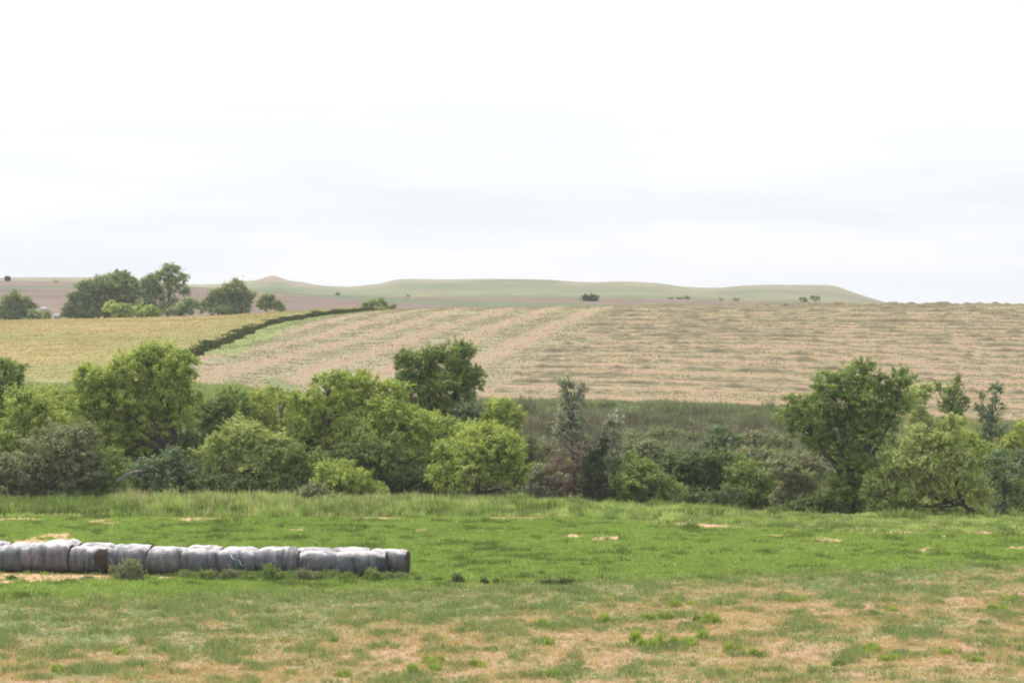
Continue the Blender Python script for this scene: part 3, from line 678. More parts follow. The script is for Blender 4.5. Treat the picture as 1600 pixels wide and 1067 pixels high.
for q in range(430):
    px = r.uniform(640, 1330) if q % 3 else r.uniform(-330,1930); D = r.uniform(222, 263); k_ = r.uniform(.2,.85)*(1.15-(D-222)/60)
    x = (px-800)/F*D; z = float(ground(np.array([x]),np.array([D]))[0])
    bl[['olive','blue','mid'][r.integers(0,3)]].append((np.array([x,D,z+k_*.4]), np.array([k_*1.3,k_,k_*.7])))
bp = []
for q, (kk, ls) in enumerate(bl.items()):
    V, f, C, _ = leaves(ls, kk, .75, .16, 905+q, .3, .2, 0, .2); bp.append((V, f, C*.95))
V, f, C = cat(bp); stuff('brush', V, f, C, M_leaf, 'low rough brush scattered over the far creek bank')
# fallen wood
def log(label, D, pts, th, seed):
    r = np.random.default_rng(seed); P = np.array([PT(p[0],p[1],D) for p in pts]); t = np.linspace(0,len(P)-1,10)
    P = np.stack([np.interp(t,np.arange(len(P)),P[:,k]) for k in range(3)],1); P[1:-1] += r.normal(0,.03,(8,3))
    tb = [tube(P, np.linspace(th, th*.4, 10), 7)]
    for _ in range(5):
        k = r.integers(3,10); q = P[k]+r.normal(0,.5,3); tb.append(tube(bez(P[k],(P[k]+q)/2+r.normal(0,.1,3),q,4), np.linspace(th*.3,.01,4),4))
    v, f = wood(tb); o = mesh('fallen_branch', v, f, 4, M_bark, colr=(.26,.23,.21), smooth_=True); tag(o, label, 'fallen branch'); return o
log('grey fallen log in the dark gap right of the feathery shrubs', 200, [(182,752),(204,738),(222,736)], .13, 1)
log('pale bare branch bent over beside the wide low willow', 200.5, [(762,764),(780,762),(800,774),(822,780)], .05, 2)

# ---- the silver tree, the dead tree and the thicket right of them
tree('tall narrow silver leaved tree rising against the mown field', 'tree', 897, 206, [(884,602,11,18),(884,632,15,20),(910,608,10,10),(903,630,11,18),(892,660,19,22),(903,690,14,18),(880,680,12,18)], 'silver',
     trunk=[(897,740),(895,700),(888,640)], limbs=[(None,(885,612)),None,((892,660),(903,620))], seed=40, thick=.13, dens=1.0, spray=.3, sat=0)
snag('dead reddish brown tree with broken top and bare branches in the middle of the thicket', 915, 202, [(918,760),(922,720),(938,690),(942,676)],
     [[(905,712),(880,690),(845,664)],[(905,720),(880,705),(838,706)],[(908,700),(895,690),(862,668)],[(925,705),(935,685),(948,672)],[(915,730),(890,735),(862,760)],[(920,735),(945,745),(960,770)],[(912,700),(912,680),(910,668)],[(930,700),(950,690),(958,684)]],
     thick=.26, colr=(.13,.095,.09), seed=41, extra=70, spread=2.3)
shrub('dark reddish dead scrub heaped around the dead tree', 895, 202.5, [(888,740,26,28),(905,765,26,18),(868,765,24,16),(908,722,16,22)], 'brown', seed=42, dens=.4, leaf=.10, spray=.5, sat=0)
tree('dark green spire of ivy like leaves right of the dead tree', 'tree', 935, 200.8, [(941,692,9,12),(936,712,14,18),(932,740,17,24),(928,768,20,16),(915,720,8,14)], 'dusk', seed=43, thick=.1, sat=0)
tree('small thin silver tree right of the dead tree', 'tree', 961, 205, [(962,662,12,14),(960,685,9,14),(958,712,13,18),(968,650,7,8),(950,668,6,8),(965,745,18,20)], 'silver', trunk=[(960,740),(960,680)], seed=44, thick=.07, dens=1.1, spray=.35, sat=0)
shrub('silvery grey shrub left of the dead tree', 845, 203, [(838,752,20,16),(860,765,18,12),(822,770,18,12),(845,735,12,12)], 'silver', seed=45, dens=.75)
shrub('brown green scrub on the bank left of the silver tree', 835, 226, [(828,700,24,14),(858,715,22,14),(815,720,20,14),(840,735,30,14)], 'olive', seed=46, dens=.8)
shrub('green shrub on the creek bank between the thin silver tree and the dark thicket', 1010, 221, [(985,702,20,12),(1015,700,22,10),(1002,718,28,16),(1035,712,18,11)], 'olive', seed=47)
shrub('dark thicket of rounded bushes in the middle of the right hand hollow', 1085, 208, [(1060,722,26,16),(1090,728,32,22),(1125,728,24,18),(1055,740,28,22),(1105,755,32,22),(1135,750,22,22)], 'dark', seed=48, dens=1.1)
shrub('low mid green bushes in front of the thin silver tree', 1000, 201, [(985,760,26,18),(1015,755,26,20),(1045,770,26,14),(1000,735,24,14)], 'mid', seed=49)
shrub('dusky low bush at the foot of the dark thicket', 1090, 199, [(1075,785,28,14),(1110,785,28,14),(1140,780,22,16)], 'dark', seed=50)
shrub('mid green shrub right of the dark thicket', 1175, 203, [(1165,745,24,20),(1195,755,24,20),(1170,775,26,16),(1205,780,22,14)], 'mid', seed=51)
shrub('olive scrub between the dark thicket and the big spreading tree', 1235, 200, [(1225,740,22,18),(1250,758,24,20),(1235,782,28,16),(1268,780,22,16)], 'olive', seed=52)
shrub('blue green bush high on the creek bank above the dark thicket', 1132, 236, [(1125,676,16,8),(1145,686,20,9),(1118,692,16,9)], 'blue', seed=53, dens=.8)
shrub('blue grey bush on the bank just left of the big spreading tree', 1205, 235, [(1195,684,24,8),(1222,688,20,9),(1180,696,22,9)], 'olive', seed=54, dens=.75)
shrub('dull green bush on the slope behind the olive scrub', 1190, 222, [(1180,715,26,14),(1210,720,22,14)], 'olive', seed=55, dens=.8)
shrub('olive scrub patch on the bank above the dark thicket', 1000, 232, [(1035,678,30,8),(990,684,26,8)], 'olive', seed=56, dens=.4, leaf=.12)

# ---- right hand group
tree('biggest tree at the right, wide dark green crown on heavy spreading limbs', 'tree', 1335, 196,
     [(1338,592,26,22),(1298,600,24,18),(1372,602,20),(1408,596,22,20),(1322,630,34,26),(1248,640,24,20),(1262,668,30,20),(1225,648,14,13),(1365,640,28,24),(1405,632,20),(1278,632,22,18),(1320,602,22,18),(1356,614,22,18),(1392,644,18,16),(1340,655,28,20),(1300,670,32,22),(1345,685,30,26),(1385,670,18,16),(1330,735,32,34),(1315,770,30,28),(1350,765,22,26),(1280,690,22,14),(1310,788,24,16),(1355,790,22,16),(1352,725,22,22)], 'mid',
     trunk=[(1334,775),(1330,735)], limbs=[((1330,745),(1318,700),(1325,640)),None,((1345,720),(1362,690),(1372,640)),((1348,720),(1375,668),(1398,640)),(None,(1320,680)),((1322,745),(1292,712),(1272,680)),((1322,745),(1295,715),(1272,685)),((1275,682),(1248,655)),((1345,725),(1352,680))], thick=.34, seed=60, dens=.72, spray=.25)
tree('slim pale green tree leaning at the right shoulder of the biggest tree', 'tree', 1455, 232, [(1432,622,18,16),(1446,612,12,12),(1425,640,16,12),(1440,655,14,14),(1455,672,16,14)], 'pale', trunk=[(1462,690),(1452,660)], seed=61, thick=.1, dens=.7, sat=1)
tree('slender forked tree with tufted branches, standing alone on the right bank', 'tree', 1484, 240, [(1495,601,7,11),(1490,622,15,15),(1478,640,12,14),(1505,632,9,8),(1466,607,7,8),(1498,645,12,9)], 'mid', trunk=[(1484,670),(1484,645)], limbs=[((1485,650),(1492,620)),None,None,None,((1482,645),(1474,625),(1466,612))], seed=62, thick=.13, dens=.9, sat=0)
tree('narrow upright tree near the right edge with a bare lower trunk', 'tree', 1552, 240, [(1555,612,11,13),(1556,634,11,14),(1546,656,14,12),(1532,640,8,10),(1534,618,5,6),(1540,680,14,10),(1568,678,12,12)], 'blue', trunk=[(1548,680),(1551,640)], seed=63, thick=.13, dens=.8, sat=0)
tree('pale billowing willow at the lower right with a dark leaning trunk', 'tree', 1542, 193,
     [(1435,690,24,24),(1482,695,26,24),(1400,722,24,22),(1448,728,30,26),(1500,728,26,26),(1378,752,22,20),(1415,765,28,22),(1460,765,26,18),(1518,762,24,24),(1360,772,14,12),(1420,792,24,12),(1490,660,14,12)], 'pale',
     trunk=[(1525,800),(1505,790),(1480,785)], limbs=[((1490,787),(1462,768),(1445,720)),((1505,788),(1495,760),(1488,725)),((1480,785),(1445,770),(1412,765)),None,((1508,790),(1495,765)),((1445,770),(1410,768))], thick=.2, seed=64, dens=.8, droop=.9)
tree('dark trunked tree with thin grey green crown close to the right edge', 'tree', 1569, 189, [(1562,722,18,16),(1580,742,18,16),(1552,748,16,14),(1572,772,20,18),(1560,800,18,14),(1595,715,14,12)], 'blue', trunk=[(1570,770),(1568,735)], seed=65, thick=.14, dens=.6)
shrub('yellow green bush on the bank at the right edge of the picture', 1592, 222, [(1590,690,20,12),(1610,680,22,18),(1575,700,14,10),(1600,712,20,14)], 'yellow', seed=66)
shrub('dark bush on the bank behind the willow between the two slim trees', 1470, 238, [(1455,668,16,9),(1475,672,14,9)], 'dark', seed=67)
tree('green tree cut off by the right edge of the picture behind the dark trunked tree', 'tree', 1625, 200, [(1622,745,24,24),(1600,770,24,24),(1640,790,30,26),(1600,795,22,14)], 'mid', seed=68, thick=.14)
shrub('green undergrowth below the pale willow at the lower right', 1400, 199, [(1385,795,24,14),(1430,798,28,12),(1475,800,28,12),(1515,803,22,10)], 'mid', seed=69)
shrub('low green scrub left of the biggest tree along the grass edge', 1290, 196, [(1265,790,22,12),(1290,785,20,16),(1240,795,24,8)], 'dark', seed=70)

# ---- beyond the crest
FK = dict(leaf=.5, sig=.6, twigs=0, jd=.5, dens=1.5, spray=.05, sat=1)
tree('bushy tree beyond the crop at the far left edge', 'tree', 25, 640, [(14,478,13,13),(34,474,12,12),(46,482,8,9),(5,490,12,10),(28,492,18,9),(24,463,8,6)], 'far', seed=80, thick=.35, **FK)
tree('left hand broad tree of the big clump beyond the golden crop', 'tree', 140, 640, [(138,456,18,16),(145,486,26,10),(128,490,20,7),(122,476,16,14),(155,474,18,16),(110,488,10,8),(162,446,16,12)], 'far', seed=81, thick=.4, **FK)
tree('tall broad tree in the centre of the big clump beyond the golden crop', 'tree', 188, 645, [(188,442,18,15),(193,433,9,8),(190,476,26,14),(172,488,20,8),(176,464,20,18),(206,462,18,18),(195,484,20,12),(208,446,10,8)], 'far', seed=82, thick=.4, **FK)
tree('dense tree right of centre in the big clump beyond the golden crop', 'tree', 236, 640, [(233,444,11,13),(240,464,18,18),(228,482,14,12),(252,486,14,10),(238,434,6,5)], 'far', seed=83, thick=.4, **FK)
tree('tallest loose topped tree at the right end of the big far clump', 'tree', 262, 636, [(268,424,11,8),(258,434,11,9),(282,438,11,8),(270,446,12,8),(250,430,6,5),(275,420,7,4),(268,470,7,8),(290,458,4,4)], 'far', seed=84, thick=.4, trunk=[(264,470),(266,445)], **dict(FK, dens=.9))
shrub('bright round bushes in front of the big far clump', 200, 625, [(195,484,12,8),(176,484,12,9),(215,488,12,7),(235,488,12,6)], 'bright', seed=85, **FK)
shrub('low bush at the right foot of the big far clump', 285, 625, [(272,489,12,5),(296,478,11,8),(282,484,10,6)], 'far', seed=86, **FK)
tree('domed tree beyond the crop, separate and right of the big far clump', 'tree', 358, 640, [(352,458,14,12),(350,484,24,8),(375,484,18,8),(370,452,14,11),(384,466,12,12),(338,468,14,11),(362,474,18,12),(322,478,12,8)], 'far', seed=87, thick=.4, **FK)
shrub('small loose bush peeping over the crest right of the domed tree', 418, 600, [(418,470,9,7),(410,478,8,6),(428,478,9,6),(436,482,5,3)], 'far', seed=88, **FK)
shrub('spreading bush where the crop edge meets the crest', 586, 520, [(574,480,10,5),(590,477,10,6),(602,481,9,5),(584,484,14,4)], 'far', seed=89, leaf=.42, sig=.5, twigs=0)
shrub('low bush just right of the far left tree', 66, 630, [(60,493,4,3),(52,492,6,4)], 'far', seed=90, **FK)
shrub('tiny bush below the far pale bales', 74, 625, [(74,492,4,3)], 'far', seed=91, **FK)
shrub('single dark round bush on the brown strip beyond the middle crest', 921, 860, [(918,469,6,5),(926,468,6,5),(921,472,8,3)], 'dusk', seed=92, leaf=.6, sig=.6, twigs=0)
for i, (x_, y_, r_, D_, lab) in enumerate([(1048,466,5,1030,'leftmost dark bush of the short row on the far brown ridge'),(1062,465,6,1030,'middle dark bush of the short row on the far brown ridge'),(1074,464,5,1030,'rightmost dark bush of the short row on the far brown ridge'),
      (1128,466,5,1100,'small dark bush at the foot of the right butte'),(1255,467,8,1050,'left bush of the pair under the flat butte at the right'),(1274,465,9,1050,'right bush of the pair under the flat butte at the right'),(1150,468,7,1100,'low green bush between the dark bush and the pair under the butte'),
      (638,461,3,1200,'tiny dark bush at the foot of the long butte, left of its middle'),(88,440,4,1000,'tiny dark bush on the brown skyline at the far left'),(749,471,2.5,900,'tiny bush on the green strip beyond the mown field'),(528,458,3,1050,'tiny bush on the brown field right of the pointed butte')]):
    shrub(lab, x_, D_, [(x_-r_*.35,y_+1.2,r_*.5,r_*.33),(x_+r_*.35,y_+1.4,r_*.45,r_*.3)], 'far', seed=100+i, leaf=.4, sig=.4, twigs=0, sat=0)
print('leaves', NLEAF)

# ------------------------------------------------------------------ hay bales
def mat_bale():
    m = bpy.data.materials.new('net_wrap'); n, l = nodes(m); p = n['Principled BSDF']
    t = n.new('ShaderNodeTexCoord'); oi = n.new('ShaderNodeObjectInfo')
    ad = n.new('ShaderNodeVectorMath'); ad.operation = 'ADD'; cr = n.new('ShaderNodeCombineXYZ')
    mu = n.new('ShaderNodeMath'); mu.operation = 'MULTIPLY'; mu.inputs[1].default_value = 57.
    l.new(oi.outputs['Random'], mu.inputs[0]); l.new(mu.outputs[0], cr.inputs['X']); l.new(t.outputs['Object'], ad.inputs[0]); l.new(cr.outputs[0], ad.inputs[1])
    mp = n.new('ShaderNodeMapping'); mp.inputs['Scale'].default_value = (4.5,.9,.9)      # streaks run round the bale
    l.new(ad.outputs[0], mp.inputs['Vector'])
    a = n.new('ShaderNodeTexNoise'); a.inputs['Scale'].default_value = 1.; a.inputs['Detail'].default_value = 5; l.new(mp.outputs[0], a.inputs['Vector'])
    r1 = n.new('ShaderNodeValToRGB'); e = r1.color_ramp.elements
    e[0].position = .36; e[0].color = (.03,.034,.042,1); e[1].position = .75; e[1].color = (.165,.155,.175,1)
    k = e.new(.45); k.color = (.075,.095,.11,1); k = e.new(.56); k.color = (.10,.09,.105,1)
    l.new(a.outputs['Fac'], r1.inputs['Fac'])
    b = n.new('ShaderNodeTexNoise'); b.inputs['Scale'].default_value = 1.6; b.inputs['Detail'].default_value = 7; b.inputs['Roughness'].default_value = .7; l.new(ad.outputs[0], b.inputs['Vector'])
    mr = n.new('ShaderNodeMapRange'); mr.inputs['From Min'].default_value = .3; mr.inputs['From Max'].default_value = .7; mr.inputs['To Min'].default_value = .7; mr.inputs['To Max'].default_value = 1.35
    l.new(b.outputs['Fac'], mr.inputs['Value']); vm = n.new('ShaderNodeVectorMath'); vm.operation = 'SCALE'; l.new(r1.outputs['Color'], vm.inputs[0]); l.new(mr.outputs[0], vm.inputs['Scale'])
    # paler colour mixed in over the top of the wrap, ragged at its border
    at_ = n.new('ShaderNodeAttribute'); at_.attribute_name = 'Paleness'; wx = n.new('ShaderNodeMixRGB'); wx.inputs['Color2'].default_value = (.50,.465,.48,1)
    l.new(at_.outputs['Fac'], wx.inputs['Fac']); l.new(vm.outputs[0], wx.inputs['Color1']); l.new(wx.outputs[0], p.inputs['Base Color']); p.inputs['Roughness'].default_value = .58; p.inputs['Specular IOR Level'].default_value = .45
    bp = n.new('ShaderNodeBump'); bp.inputs['Strength'].default_value = .8; bp.inputs['Distance'].default_value = .07; cb = n.new('ShaderNodeMath'); cb.operation='ADD'; l.new(a.outputs['Fac'], cb.inputs[0]); l.new(b.outputs['Fac'], cb.inputs[1]); l.new(cb.outputs[0], bp.inputs['Height']); l.new(bp.outputs[0], p.inputs['Normal'])
    return m
M_wrap = mat_bale()
M_end = mat_attr('hay_ends', var=.4, scale=7., bump=.8, bscale=14.)
def make_bale(label, cx, cy, rot, rad, ln, seed, tilt=0., pale=0., group='wrapped round bales laid end to end in two rows', gz=None, endc=(.085,.06,.05)):
    r = np.random.default_rng(seed); z0 = float(ground(np.array([cx]), np.array([cy]))[0]) if gz is None else gz
    root = empty('hay_bale', (cx, cy, z0)); tag(root, label, 'hay bale', group)
    na, nl = 64, 26; th = np.linspace(0, 2*np.pi, na, endpoint=False); s = np.linspace(-1, 1, nl)
    T, S = np.meshgrid(th, s); 
    er = vnoise(T*1.3+seed, S*0, seed+11); edge = 1-(.09+.12*er)*(np.maximum(0, np.abs(S)-.55)/.45)**2.2
    rr = rad*edge*(1 + .022*np.sin(S*7+seed) + .085*(fbm(np.cos(T)*1.6+seed, np.sin(T)*1.6+S*1.5, seed, 4)-.5) + .02*(vnoise(S*9+seed, T*0, seed+3)-.5))
    sag = 1-.07*np.maximum(0, -np.sin(T)) 
    lx = S*ln/2 + .04*(vnoise(T*2.5, S*0+seed, seed)-.5)*np.abs(S)
    ly = rr*np.cos(T)*1.03; lz = rr*np.sin(T)*sag
    def place(a, b, c):
        c = c + a*math.sin(tilt); X = cx + a*math.cos(rot) - b*math.sin(rot); Y = cy + a*math.sin(rot) + b*math.cos(rot); return np.stack([X, Y, z0 + rad*.93 + c], -1)
    V = place(lx, ly, lz).reshape(-1,3); i = np.arange(nl-1)[:,None]*na; k = np.arange(na)[None]; k2 = (k+1)%na
    f = np.stack([i+k, i+k2, i+na+k2, i+na+k], -1).reshape(-1,4); wr = child(root, 'wrap', V, f, 4, M_wrap, smooth_=True)
    pale_w = sstep(.66,1.0, np.sin(T) + (fbm(T*2.2+seed, S*2.5+seed, seed+7, 4)-.5)*.7)*.9*sstep(.2,.55,fbm(T*3+seed*2, S*4, seed+9, 3)+.12)
    pale_w = np.maximum(pale_w, pale)
    wr.data.attributes.new('Paleness','FLOAT','POINT').data.foreach_set('value', pale_w.ravel().astype(np.float32))
    for sg in (-1, 1):
        R_ = np.array([1.0,.93,.7,.4,.12]); row = 0 if sg < 0 else nl-1; VV = []
        for q, fr in enumerate(R_):
            off = sg*(.0 if q == 0 else (.03, .02, .0, -.02)[q-1]); jit = r.normal(0,.012,na)*(q > 0)
            VV.append(place(lx[row]*1 + off + jit - sg*.015, ly[row]*fr*.985, lz[row]*fr*.985))
        V = np.concatenate(VV); nr_ = len(R_); i = np.arange(nr_-1)[:,None]*na
        f = np.stack([i+k, i+k2, i+na+k2, i+na+k], -1).reshape(-1,4)
        c = np.array(endc)*r.uniform(.7,1.3,(len(f),1))
        cap = np.arange((nr_-1)*na, nr_*na)
        ff = np.concatenate([f.ravel(), cap]); per = np.r_[np.full(len(f),4), na]
        child(root, 'end_face', V, ff, per, M_end, colr=np.concatenate([c, [np.array(endc)]]))
    return root
rot = R(-9.5); ux, uy = math.cos(rot), math.sin(rot)
N_ = ['', 'second ', 'third ', 'fourth ', 'fifth ', 'sixth ', 'seventh ', 'eighth ', 'ninth ', 'tenth ', 'eleventh ', 'twelfth ', 'thirteenth ']
Dend = 145.6; xend = (604-800)/F*Dend
fr_w = [75,60,66,60,57,56,57,67,58,55,58,58]; tops = [0,-.02,.10,-.02,.02,0,.03,.0,.15,-.03,-.02,.03]
pos_ = 0.; notes = {0:'at the open right end, its brown end face showing', 1:'', 2:'standing proud with loose wrap', 3:'wavy tear across its side', 5:'V shaped tear on its side', 8:'the tallest of them', 7:'dark torn hole at its side'}
for i, w_ in enumerate(fr_w):
    ln = w_/F*150*1.0; ln *= 1.0; c = pos_+ln/2; x_ = xend-ux*c; y_ = Dend-uy*c
    lab = ('silvery wrapped bale at the open right end of the front row, brown end face showing') if i == 0 else N_[i]+'bale from the right end of the front row' + ((', '+notes[i]) if notes.get(i) else '')
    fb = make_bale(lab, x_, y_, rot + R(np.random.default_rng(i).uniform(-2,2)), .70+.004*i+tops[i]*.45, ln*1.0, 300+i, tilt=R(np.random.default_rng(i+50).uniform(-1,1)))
    rd = .70+.004*i+tops[i]*.45
    def on_bale(a, t, o=.02):       # a along the axis from the middle, t angle up from the side facing the camera
        rr = rd*1.0+o; b = -rr*1.03*np.cos(t); c = rr*np.sin(t)
        return np.stack([x_+a*ux-b*uy, y_+a*uy+b*ux, float(ground(np.array([x_]), np.array([y_]))[0])+rd*.93+c], -1)
    def strip(name, pts, w, colr, o=.02):
        pts = np.array(pts, float); tq = np.linspace(0, len(pts)-1, 22); a = np.interp(tq, np.arange(len(pts)), pts[:,0]); t = np.interp(tq, np.arange(len(pts)), pts[:,1])
        jt = np.random.default_rng(i).uniform(-.3,.3,22)*w
        V = np.concatenate([on_bale(a-w/2+jt, t-w/2, o), on_bale(a+w/2+jt, t+w/2, o+.01)]); k = np.arange(21)
        f = np.stack([k, k+1, k+23, k+22], 1); child(fb, name, V, f, 4, M_end, colr=colr)
    if i == 3: strip('tear', [(-.75,1.15),(-.55,.75),(-.35,.85),(-.1,.35),(.2,.3),(.35,-.1),(.6,.0)], .05, (.55,.54,.56))
    if i == 5: strip('tear', [(-.3,1.2),(-.15,.75),(.05,.7),(.25,1.1)], .05, (.55,.54,.56))
    if i == 7: 
        a = np.linspace(.30,1.0,12); ts = np.linspace(-.5,.95,14); A_, T_ = np.meshgrid(a, ts); wob = .35*(fbm(T_*3, T_*0, 9, 3)-.5)+.30*np.abs(T_-.25)**1.3
        V = on_bale(np.minimum(A_+wob, 1.0), T_, .03*1.0+.03*(vnoise(A_*9,T_*9,5)-.5)).reshape(-1,3); q = np.arange(13)[:,None]*12+np.arange(11)[None]
        child(fb, 'exposed_hay', V, np.stack([q,q+1,q+13,q+12],-1).reshape(-1,4), 4, M_end, colr=(.06,.04,.035))
    if i == 2:
        a = np.linspace(.60,1.0,8); ts = np.linspace(-1.9,1.7,30); A_, T_ = np.meshgrid(a, ts)
        V = on_bale(A_, T_, .05+.03*vnoise(A_*5,T_*3,7)); V[:5,:,2] -= .0; V = V.reshape(-1,3); q = np.arange(29)[:,None]*8+np.arange(7)[None]
        child(fb, 'loose_wrap', V, np.stack([q,q+1,q+9,q+8],-1).reshape(-1,4), 4, M_wrap, smooth_=True)
    pos_ += ln
pos_ = -.72
for i in range(12):
    ln = np.random.default_rng(i+80).uniform(1.85,2.05); c = pos_+ln/2; x_ = xend-ux*c+.33*1.0; y_ = Dend-uy*c+1.62
    lab = 'rear bale poking out past the right end of the front row' if i == 0 else N_[i]+'wrapped bale from the right in the rear row, only its top showing'
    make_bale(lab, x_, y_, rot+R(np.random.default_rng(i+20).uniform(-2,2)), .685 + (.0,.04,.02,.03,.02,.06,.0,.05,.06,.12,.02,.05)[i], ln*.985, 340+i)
    pos_ += ln
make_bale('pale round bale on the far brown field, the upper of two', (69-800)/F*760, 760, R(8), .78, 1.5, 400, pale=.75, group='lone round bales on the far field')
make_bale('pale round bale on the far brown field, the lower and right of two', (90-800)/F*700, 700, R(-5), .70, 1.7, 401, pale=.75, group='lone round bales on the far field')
make_bale('dark round bale on the skyline at the far left', (12-800)/F*1000, 1000, R(60), .95, 1.7, 402, group='lone round bales on the far field')
for o_ in list(col.objects):
    if o_.name == 'hay_bale.026' or o_.get('label','').startswith('dark round bale'):
        for c_ in o_.children: c_.data.materials.clear(); c_.data.materials.append(M_end); c_.data.attributes.new('Col','FLOAT_COLOR','FACE').data.foreach_set('color', np.tile((.07,.055,.06,1.), len(c_.data.polygons))) if 'Col' not in c_.data.attributes else None

# torn piece of wrap hanging down from the proud bale
def weed(label, px, py, rpx, hpx, pal, seed, D=None, leafy=True):
    if D is None: D = at(px, py, 98, 180)[1]
    r = np.random.default_rng(seed); x0 = (px-800)/F*D; z0 = float(ground(np.array([x0]), np.array([D]))[0])
    root = empty('weed_clump', (x0, D, z0)); tag(root, label, 'weed clump')
    R_ = rpx/F*D; Hh = hpx/F*D*1.25; n = int(200+900*R_*R_); nb = 4
    cen = [(r.uniform(-.75,.75)*R_, r.uniform(-.5,.5)*R_, r.uniform(.35,.6), r.uniform(.6,1)) for _ in range(max(3, int(rpx/4)))]
    k = r.integers(0, len(cen), n); c = np.array(cen)[k]; a = r.normal(0,.5,(n,2))*c[:,2:3]*R_
    P = np.stack([x0+c[:,0]+a[:,0], D+c[:,1]+a[:,1], np.zeros(n)],1); P[:,2] = ground(P[:,0], P[:,1])
    h = Hh*c[:,3]*np.clip(1-.55*(np.linalg.norm(a,axis=1)/(c[:,2]*R_))**2,.25,1)*r.uniform(.6,1.15,n)
    c0, c1 = [np.array(q)*(1.25,1.1,1.15) for q in PAL[pal]]
    V, f, C = blades(P, h, .035, .45, lerp(c0, c1, r.uniform(0,1,n)), nb, .04, seed)
    child(root, 'foliage', V, f, 5, M_blade, colr=C)
    if leafy:
        ls = [(np.array([x0+q[0], D+q[1], z0+Hh*q[3]*.55]), np.array([q[2]*R_*.8, q[2]*R_*.8, Hh*q[3]*.45])) for q in cen]
        V, f, C, _ = leaves(ls, pal, .7, .07, seed, .5, .2, 0, .07); child(root, 'leaves', V, f, 4, M_leaf, colr=C)
    return root
r = np.random.default_rng(777); nW = 5200; px = r.uniform(285, 640, nW); tW = (px-285)/355
xW = xend - (604-px)/F*149; DW = Dend - uy*((604-px)/F*149) - .80 - np.abs(r.normal(0,.33,nW)); kW = (fbm(xW/.55, DW/.6, 779, 3) > .44) & (px < 636); xW, DW = xW[kW], DW[kW]
nn_ = fbm(xW/.7, DW*0, 781, 3)
stuff('weeds', *blades(np.stack([xW, DW, ground(xW, DW)],1), .16+.42*nn_*r.uniform(.4,1.2,len(xW)), .035, .4, lerp((.17,.24,.085),(.30,.37,.16), r.uniform(0,1,len(xW))), 5, .06, 783), M_blade, 'ragged green weeds along the foot of the bales')
W = [(205,906,28,22,'olive','widest grey green weed clump before the left half of the bale rows'),(182,900,12,16,'olive','thin weed growing by the torn dark hole in the wrap'),(95,893,9,14,'mid','small weed against the front row near the left end'),
     (318,908,12,16,'mid','first bushy weed right of the bare soil along the bales'),(352,907,18,13,'olive','low wide weed before the middle bales'),(413,910,15,22,'mid','round bushy weed just left of the hanging torn wrap'),
     (388,907,12,10,'mid','low weed left of the round bushy weed'),(437,908,11,10,'mid','small weed tight right of the round bushy weed'),(480,907,18,15,'olive','weed clump right of the hanging torn wrap'),(505,907,10,10,'mid','small weed between two clumps under the third bale from the right'),
     (548,908,14,11,'mid','dark weed before the second bale from the right'),(572,908,11,16,'mid','upright weed left of the open bale end'),(592,909,15,16,'mid','bushy weed under the brown bale end face'),(615,908,12,12,'olive','weed at the foot of the rear bale at the right end'),
     (652,908,6,6,'dark','tiny dark tuft just past the right end of the bales'),(711,911,14,12,'dark','round dark tuft alone right of the bales'),(682,909,8,7,'mid','small tuft between the bales and the lone dark tuft'),(752,912,9,8,'dark','dark tuft right of the lone dark tuft'),
     (780,912,10,8,'mid','soft green tuft left of the long dark tuft'),(885,914,18,10,'dark','long dark tuft at the edge of the bright crop, in the middle'),(855,913,12,8,'dark','shorter tuft touching the long dark tuft on its left'),(820,900,8,5,'dark','small dark tuft above the shorter tuft in the crop'),(845,899,6,5,'dark','tiny dark tuft above the long dark tuft in the crop'),
     (15,892,12,9,'olive','pale weed at the left edge before the bales'),(18,906,8,6,'dark','dark weed on the bare soil at the left edge'),(130,906,14,5,'olive','low flat weed on the bare soil left of the widest clump')]
for i, (px, py, rp, hp, pal, lab) in enumerate(W): weed(lab, px, py, rp, hp, pal, 500+i)
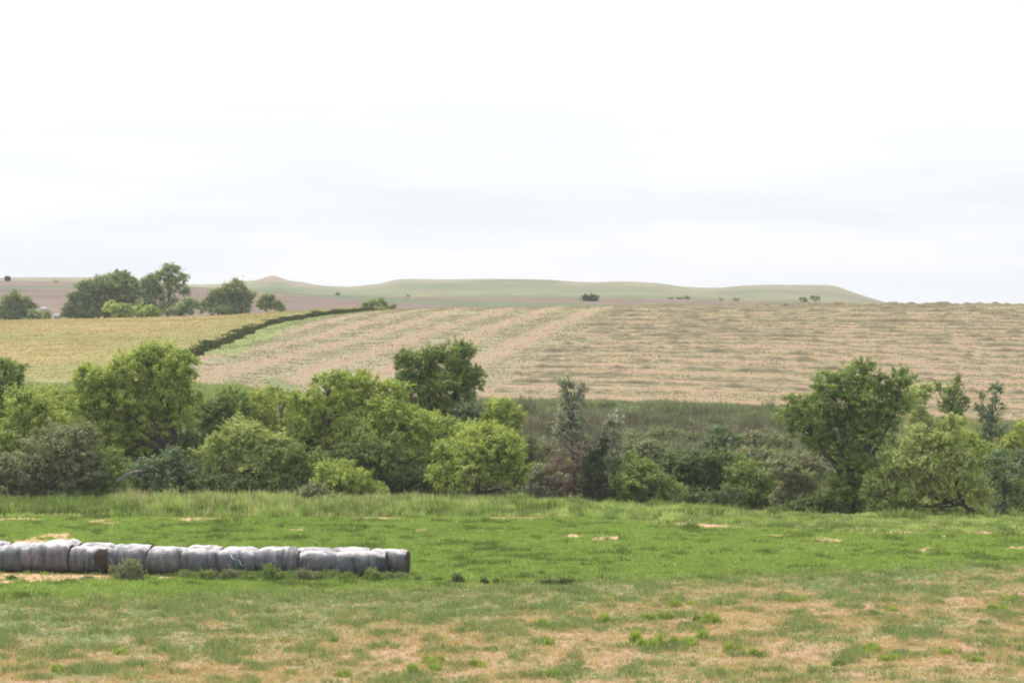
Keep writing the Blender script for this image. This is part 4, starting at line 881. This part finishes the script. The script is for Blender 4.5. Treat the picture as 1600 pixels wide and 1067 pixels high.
T = [(676,1037,16,13,'bright','bright green tuft low in the middle foreground'),(640,1055,13,15,'mid','round tuft below and left of the bright green tuft at the bottom'),(749,1042,12,10,'bright','bright small tuft right of the bright green tuft'),(683,1047,11,9,'mid','pale tuft just under the bright green tuft'),
     (948,974,12,12,'mid','round tuft above the cluster of tufts in the right foreground'),(1112,974,20,14,'mid','dense tuft with dark base, upper right of the tuft cluster'),(1098,972,12,9,'dark','dark tuft joined to the left of the dense tuft'),(1010,970,14,11,'mid','tuft on the left of the upper tuft line'),(1045,968,14,9,'mid','tuft in the middle of the upper tuft line'),
     (985,1004,14,16,'mid','left tuft of the foreground pair, right of centre'),(1015,1012,20,16,'mid','right larger tuft of the foreground pair'),(1068,1008,20,14,'mid','wide tuft right of the foreground pair'),(1095,1000,14,12,'mid','tuft behind the wide tuft in the foreground'),(1060,948,16,9,'mid','low dark tuft behind the tuft line'),(1080,946,12,7,'mid','small tuft beside the low dark tuft behind the tuft line'),
     (1148,1018,14,12,'mid','tuft on bare soil right of the wide tuft'),(1180,1026,14,12,'mid','paler tuft right and below the tuft on bare soil'),(1363,963,11,11,'dark','dark tuft among dry grass, right foreground'),(1395,955,9,7,'mid','small tuft right of the dark tuft among dry grass'),(1580,944,16,12,'mid','tuft by the right edge of the pasture'),(1560,955,16,11,'mid','tuft left of the one by the right edge'),
     (1360,1019,24,12,'mid','wide flat tuft in the right foreground'),(1476,1022,13,7,'bright','small bright tuft right of the wide flat tuft'),(1313,1040,10,8,'dark','small dark tuft below the wide flat tuft'),(860,1058,12,9,'mid','tuft at the bottom edge, right of centre'),(850,980,12,11,'mid','grey tuft left of the foreground pair, higher up'),
     (865,1008,14,9,'mid','tuft left of the foreground pair on dry grass'),(1240,940,16,8,'mid','green tuft before the bare soil patch at upper right'),(530,1058,14,10,'mid','tuft at the bottom left of the middle'),(90,1050,12,9,'mid','tuft near the bottom left corner'),(185,1022,14,8,'mid','tuft above the dry grass at the lower left'),(1525,1034,12,8,'mid','tuft near the bottom right corner'),(1390,1032,16,9,'mid','tuft right below the wide flat tuft')]
for i, (px, py, rp, hp, pal, lab) in enumerate(T): weed(lab, px, py, rp, hp*1.15, {'mid':'bright','dark':'mid'}.get(pal,pal), 560+i, leafy=False)

# ------------------------------------------------------------------ air
def box(name, lo, hi):
    V = [(x,y,z) for x in (lo[0],hi[0]) for y in (lo[1],hi[1]) for z in (lo[2],hi[2])]
    f = [(0,1,3,2),(4,6,7,5),(0,4,5,1),(2,3,7,6),(0,2,6,4),(1,5,7,3)]
    me = bpy.data.meshes.new(name); me.from_pydata(V, [], f); o = bpy.data.objects.new(name, me); col.objects.link(o); return o
hz = box('haze', (-3500,-300,-9.5), (3500,9600,50)); hz['kind'] = 'stuff'; hz['label'] = 'thin summer haze over the plain'
hm = bpy.data.materials.new('haze'); hn, hl = nodes(hm); hn.clear()
ho = hn.new('ShaderNodeOutputMaterial'); hv = hn.new('ShaderNodeVolumePrincipled')
hv.inputs['Color'].default_value = (.93,.95,1,1); hv.inputs['Density'].default_value = HAZE = .000115; hv.inputs['Anisotropy'].default_value = .3
hl.new(hv.outputs['Volume'], ho.inputs['Volume']); hz.data.materials.append(hm)
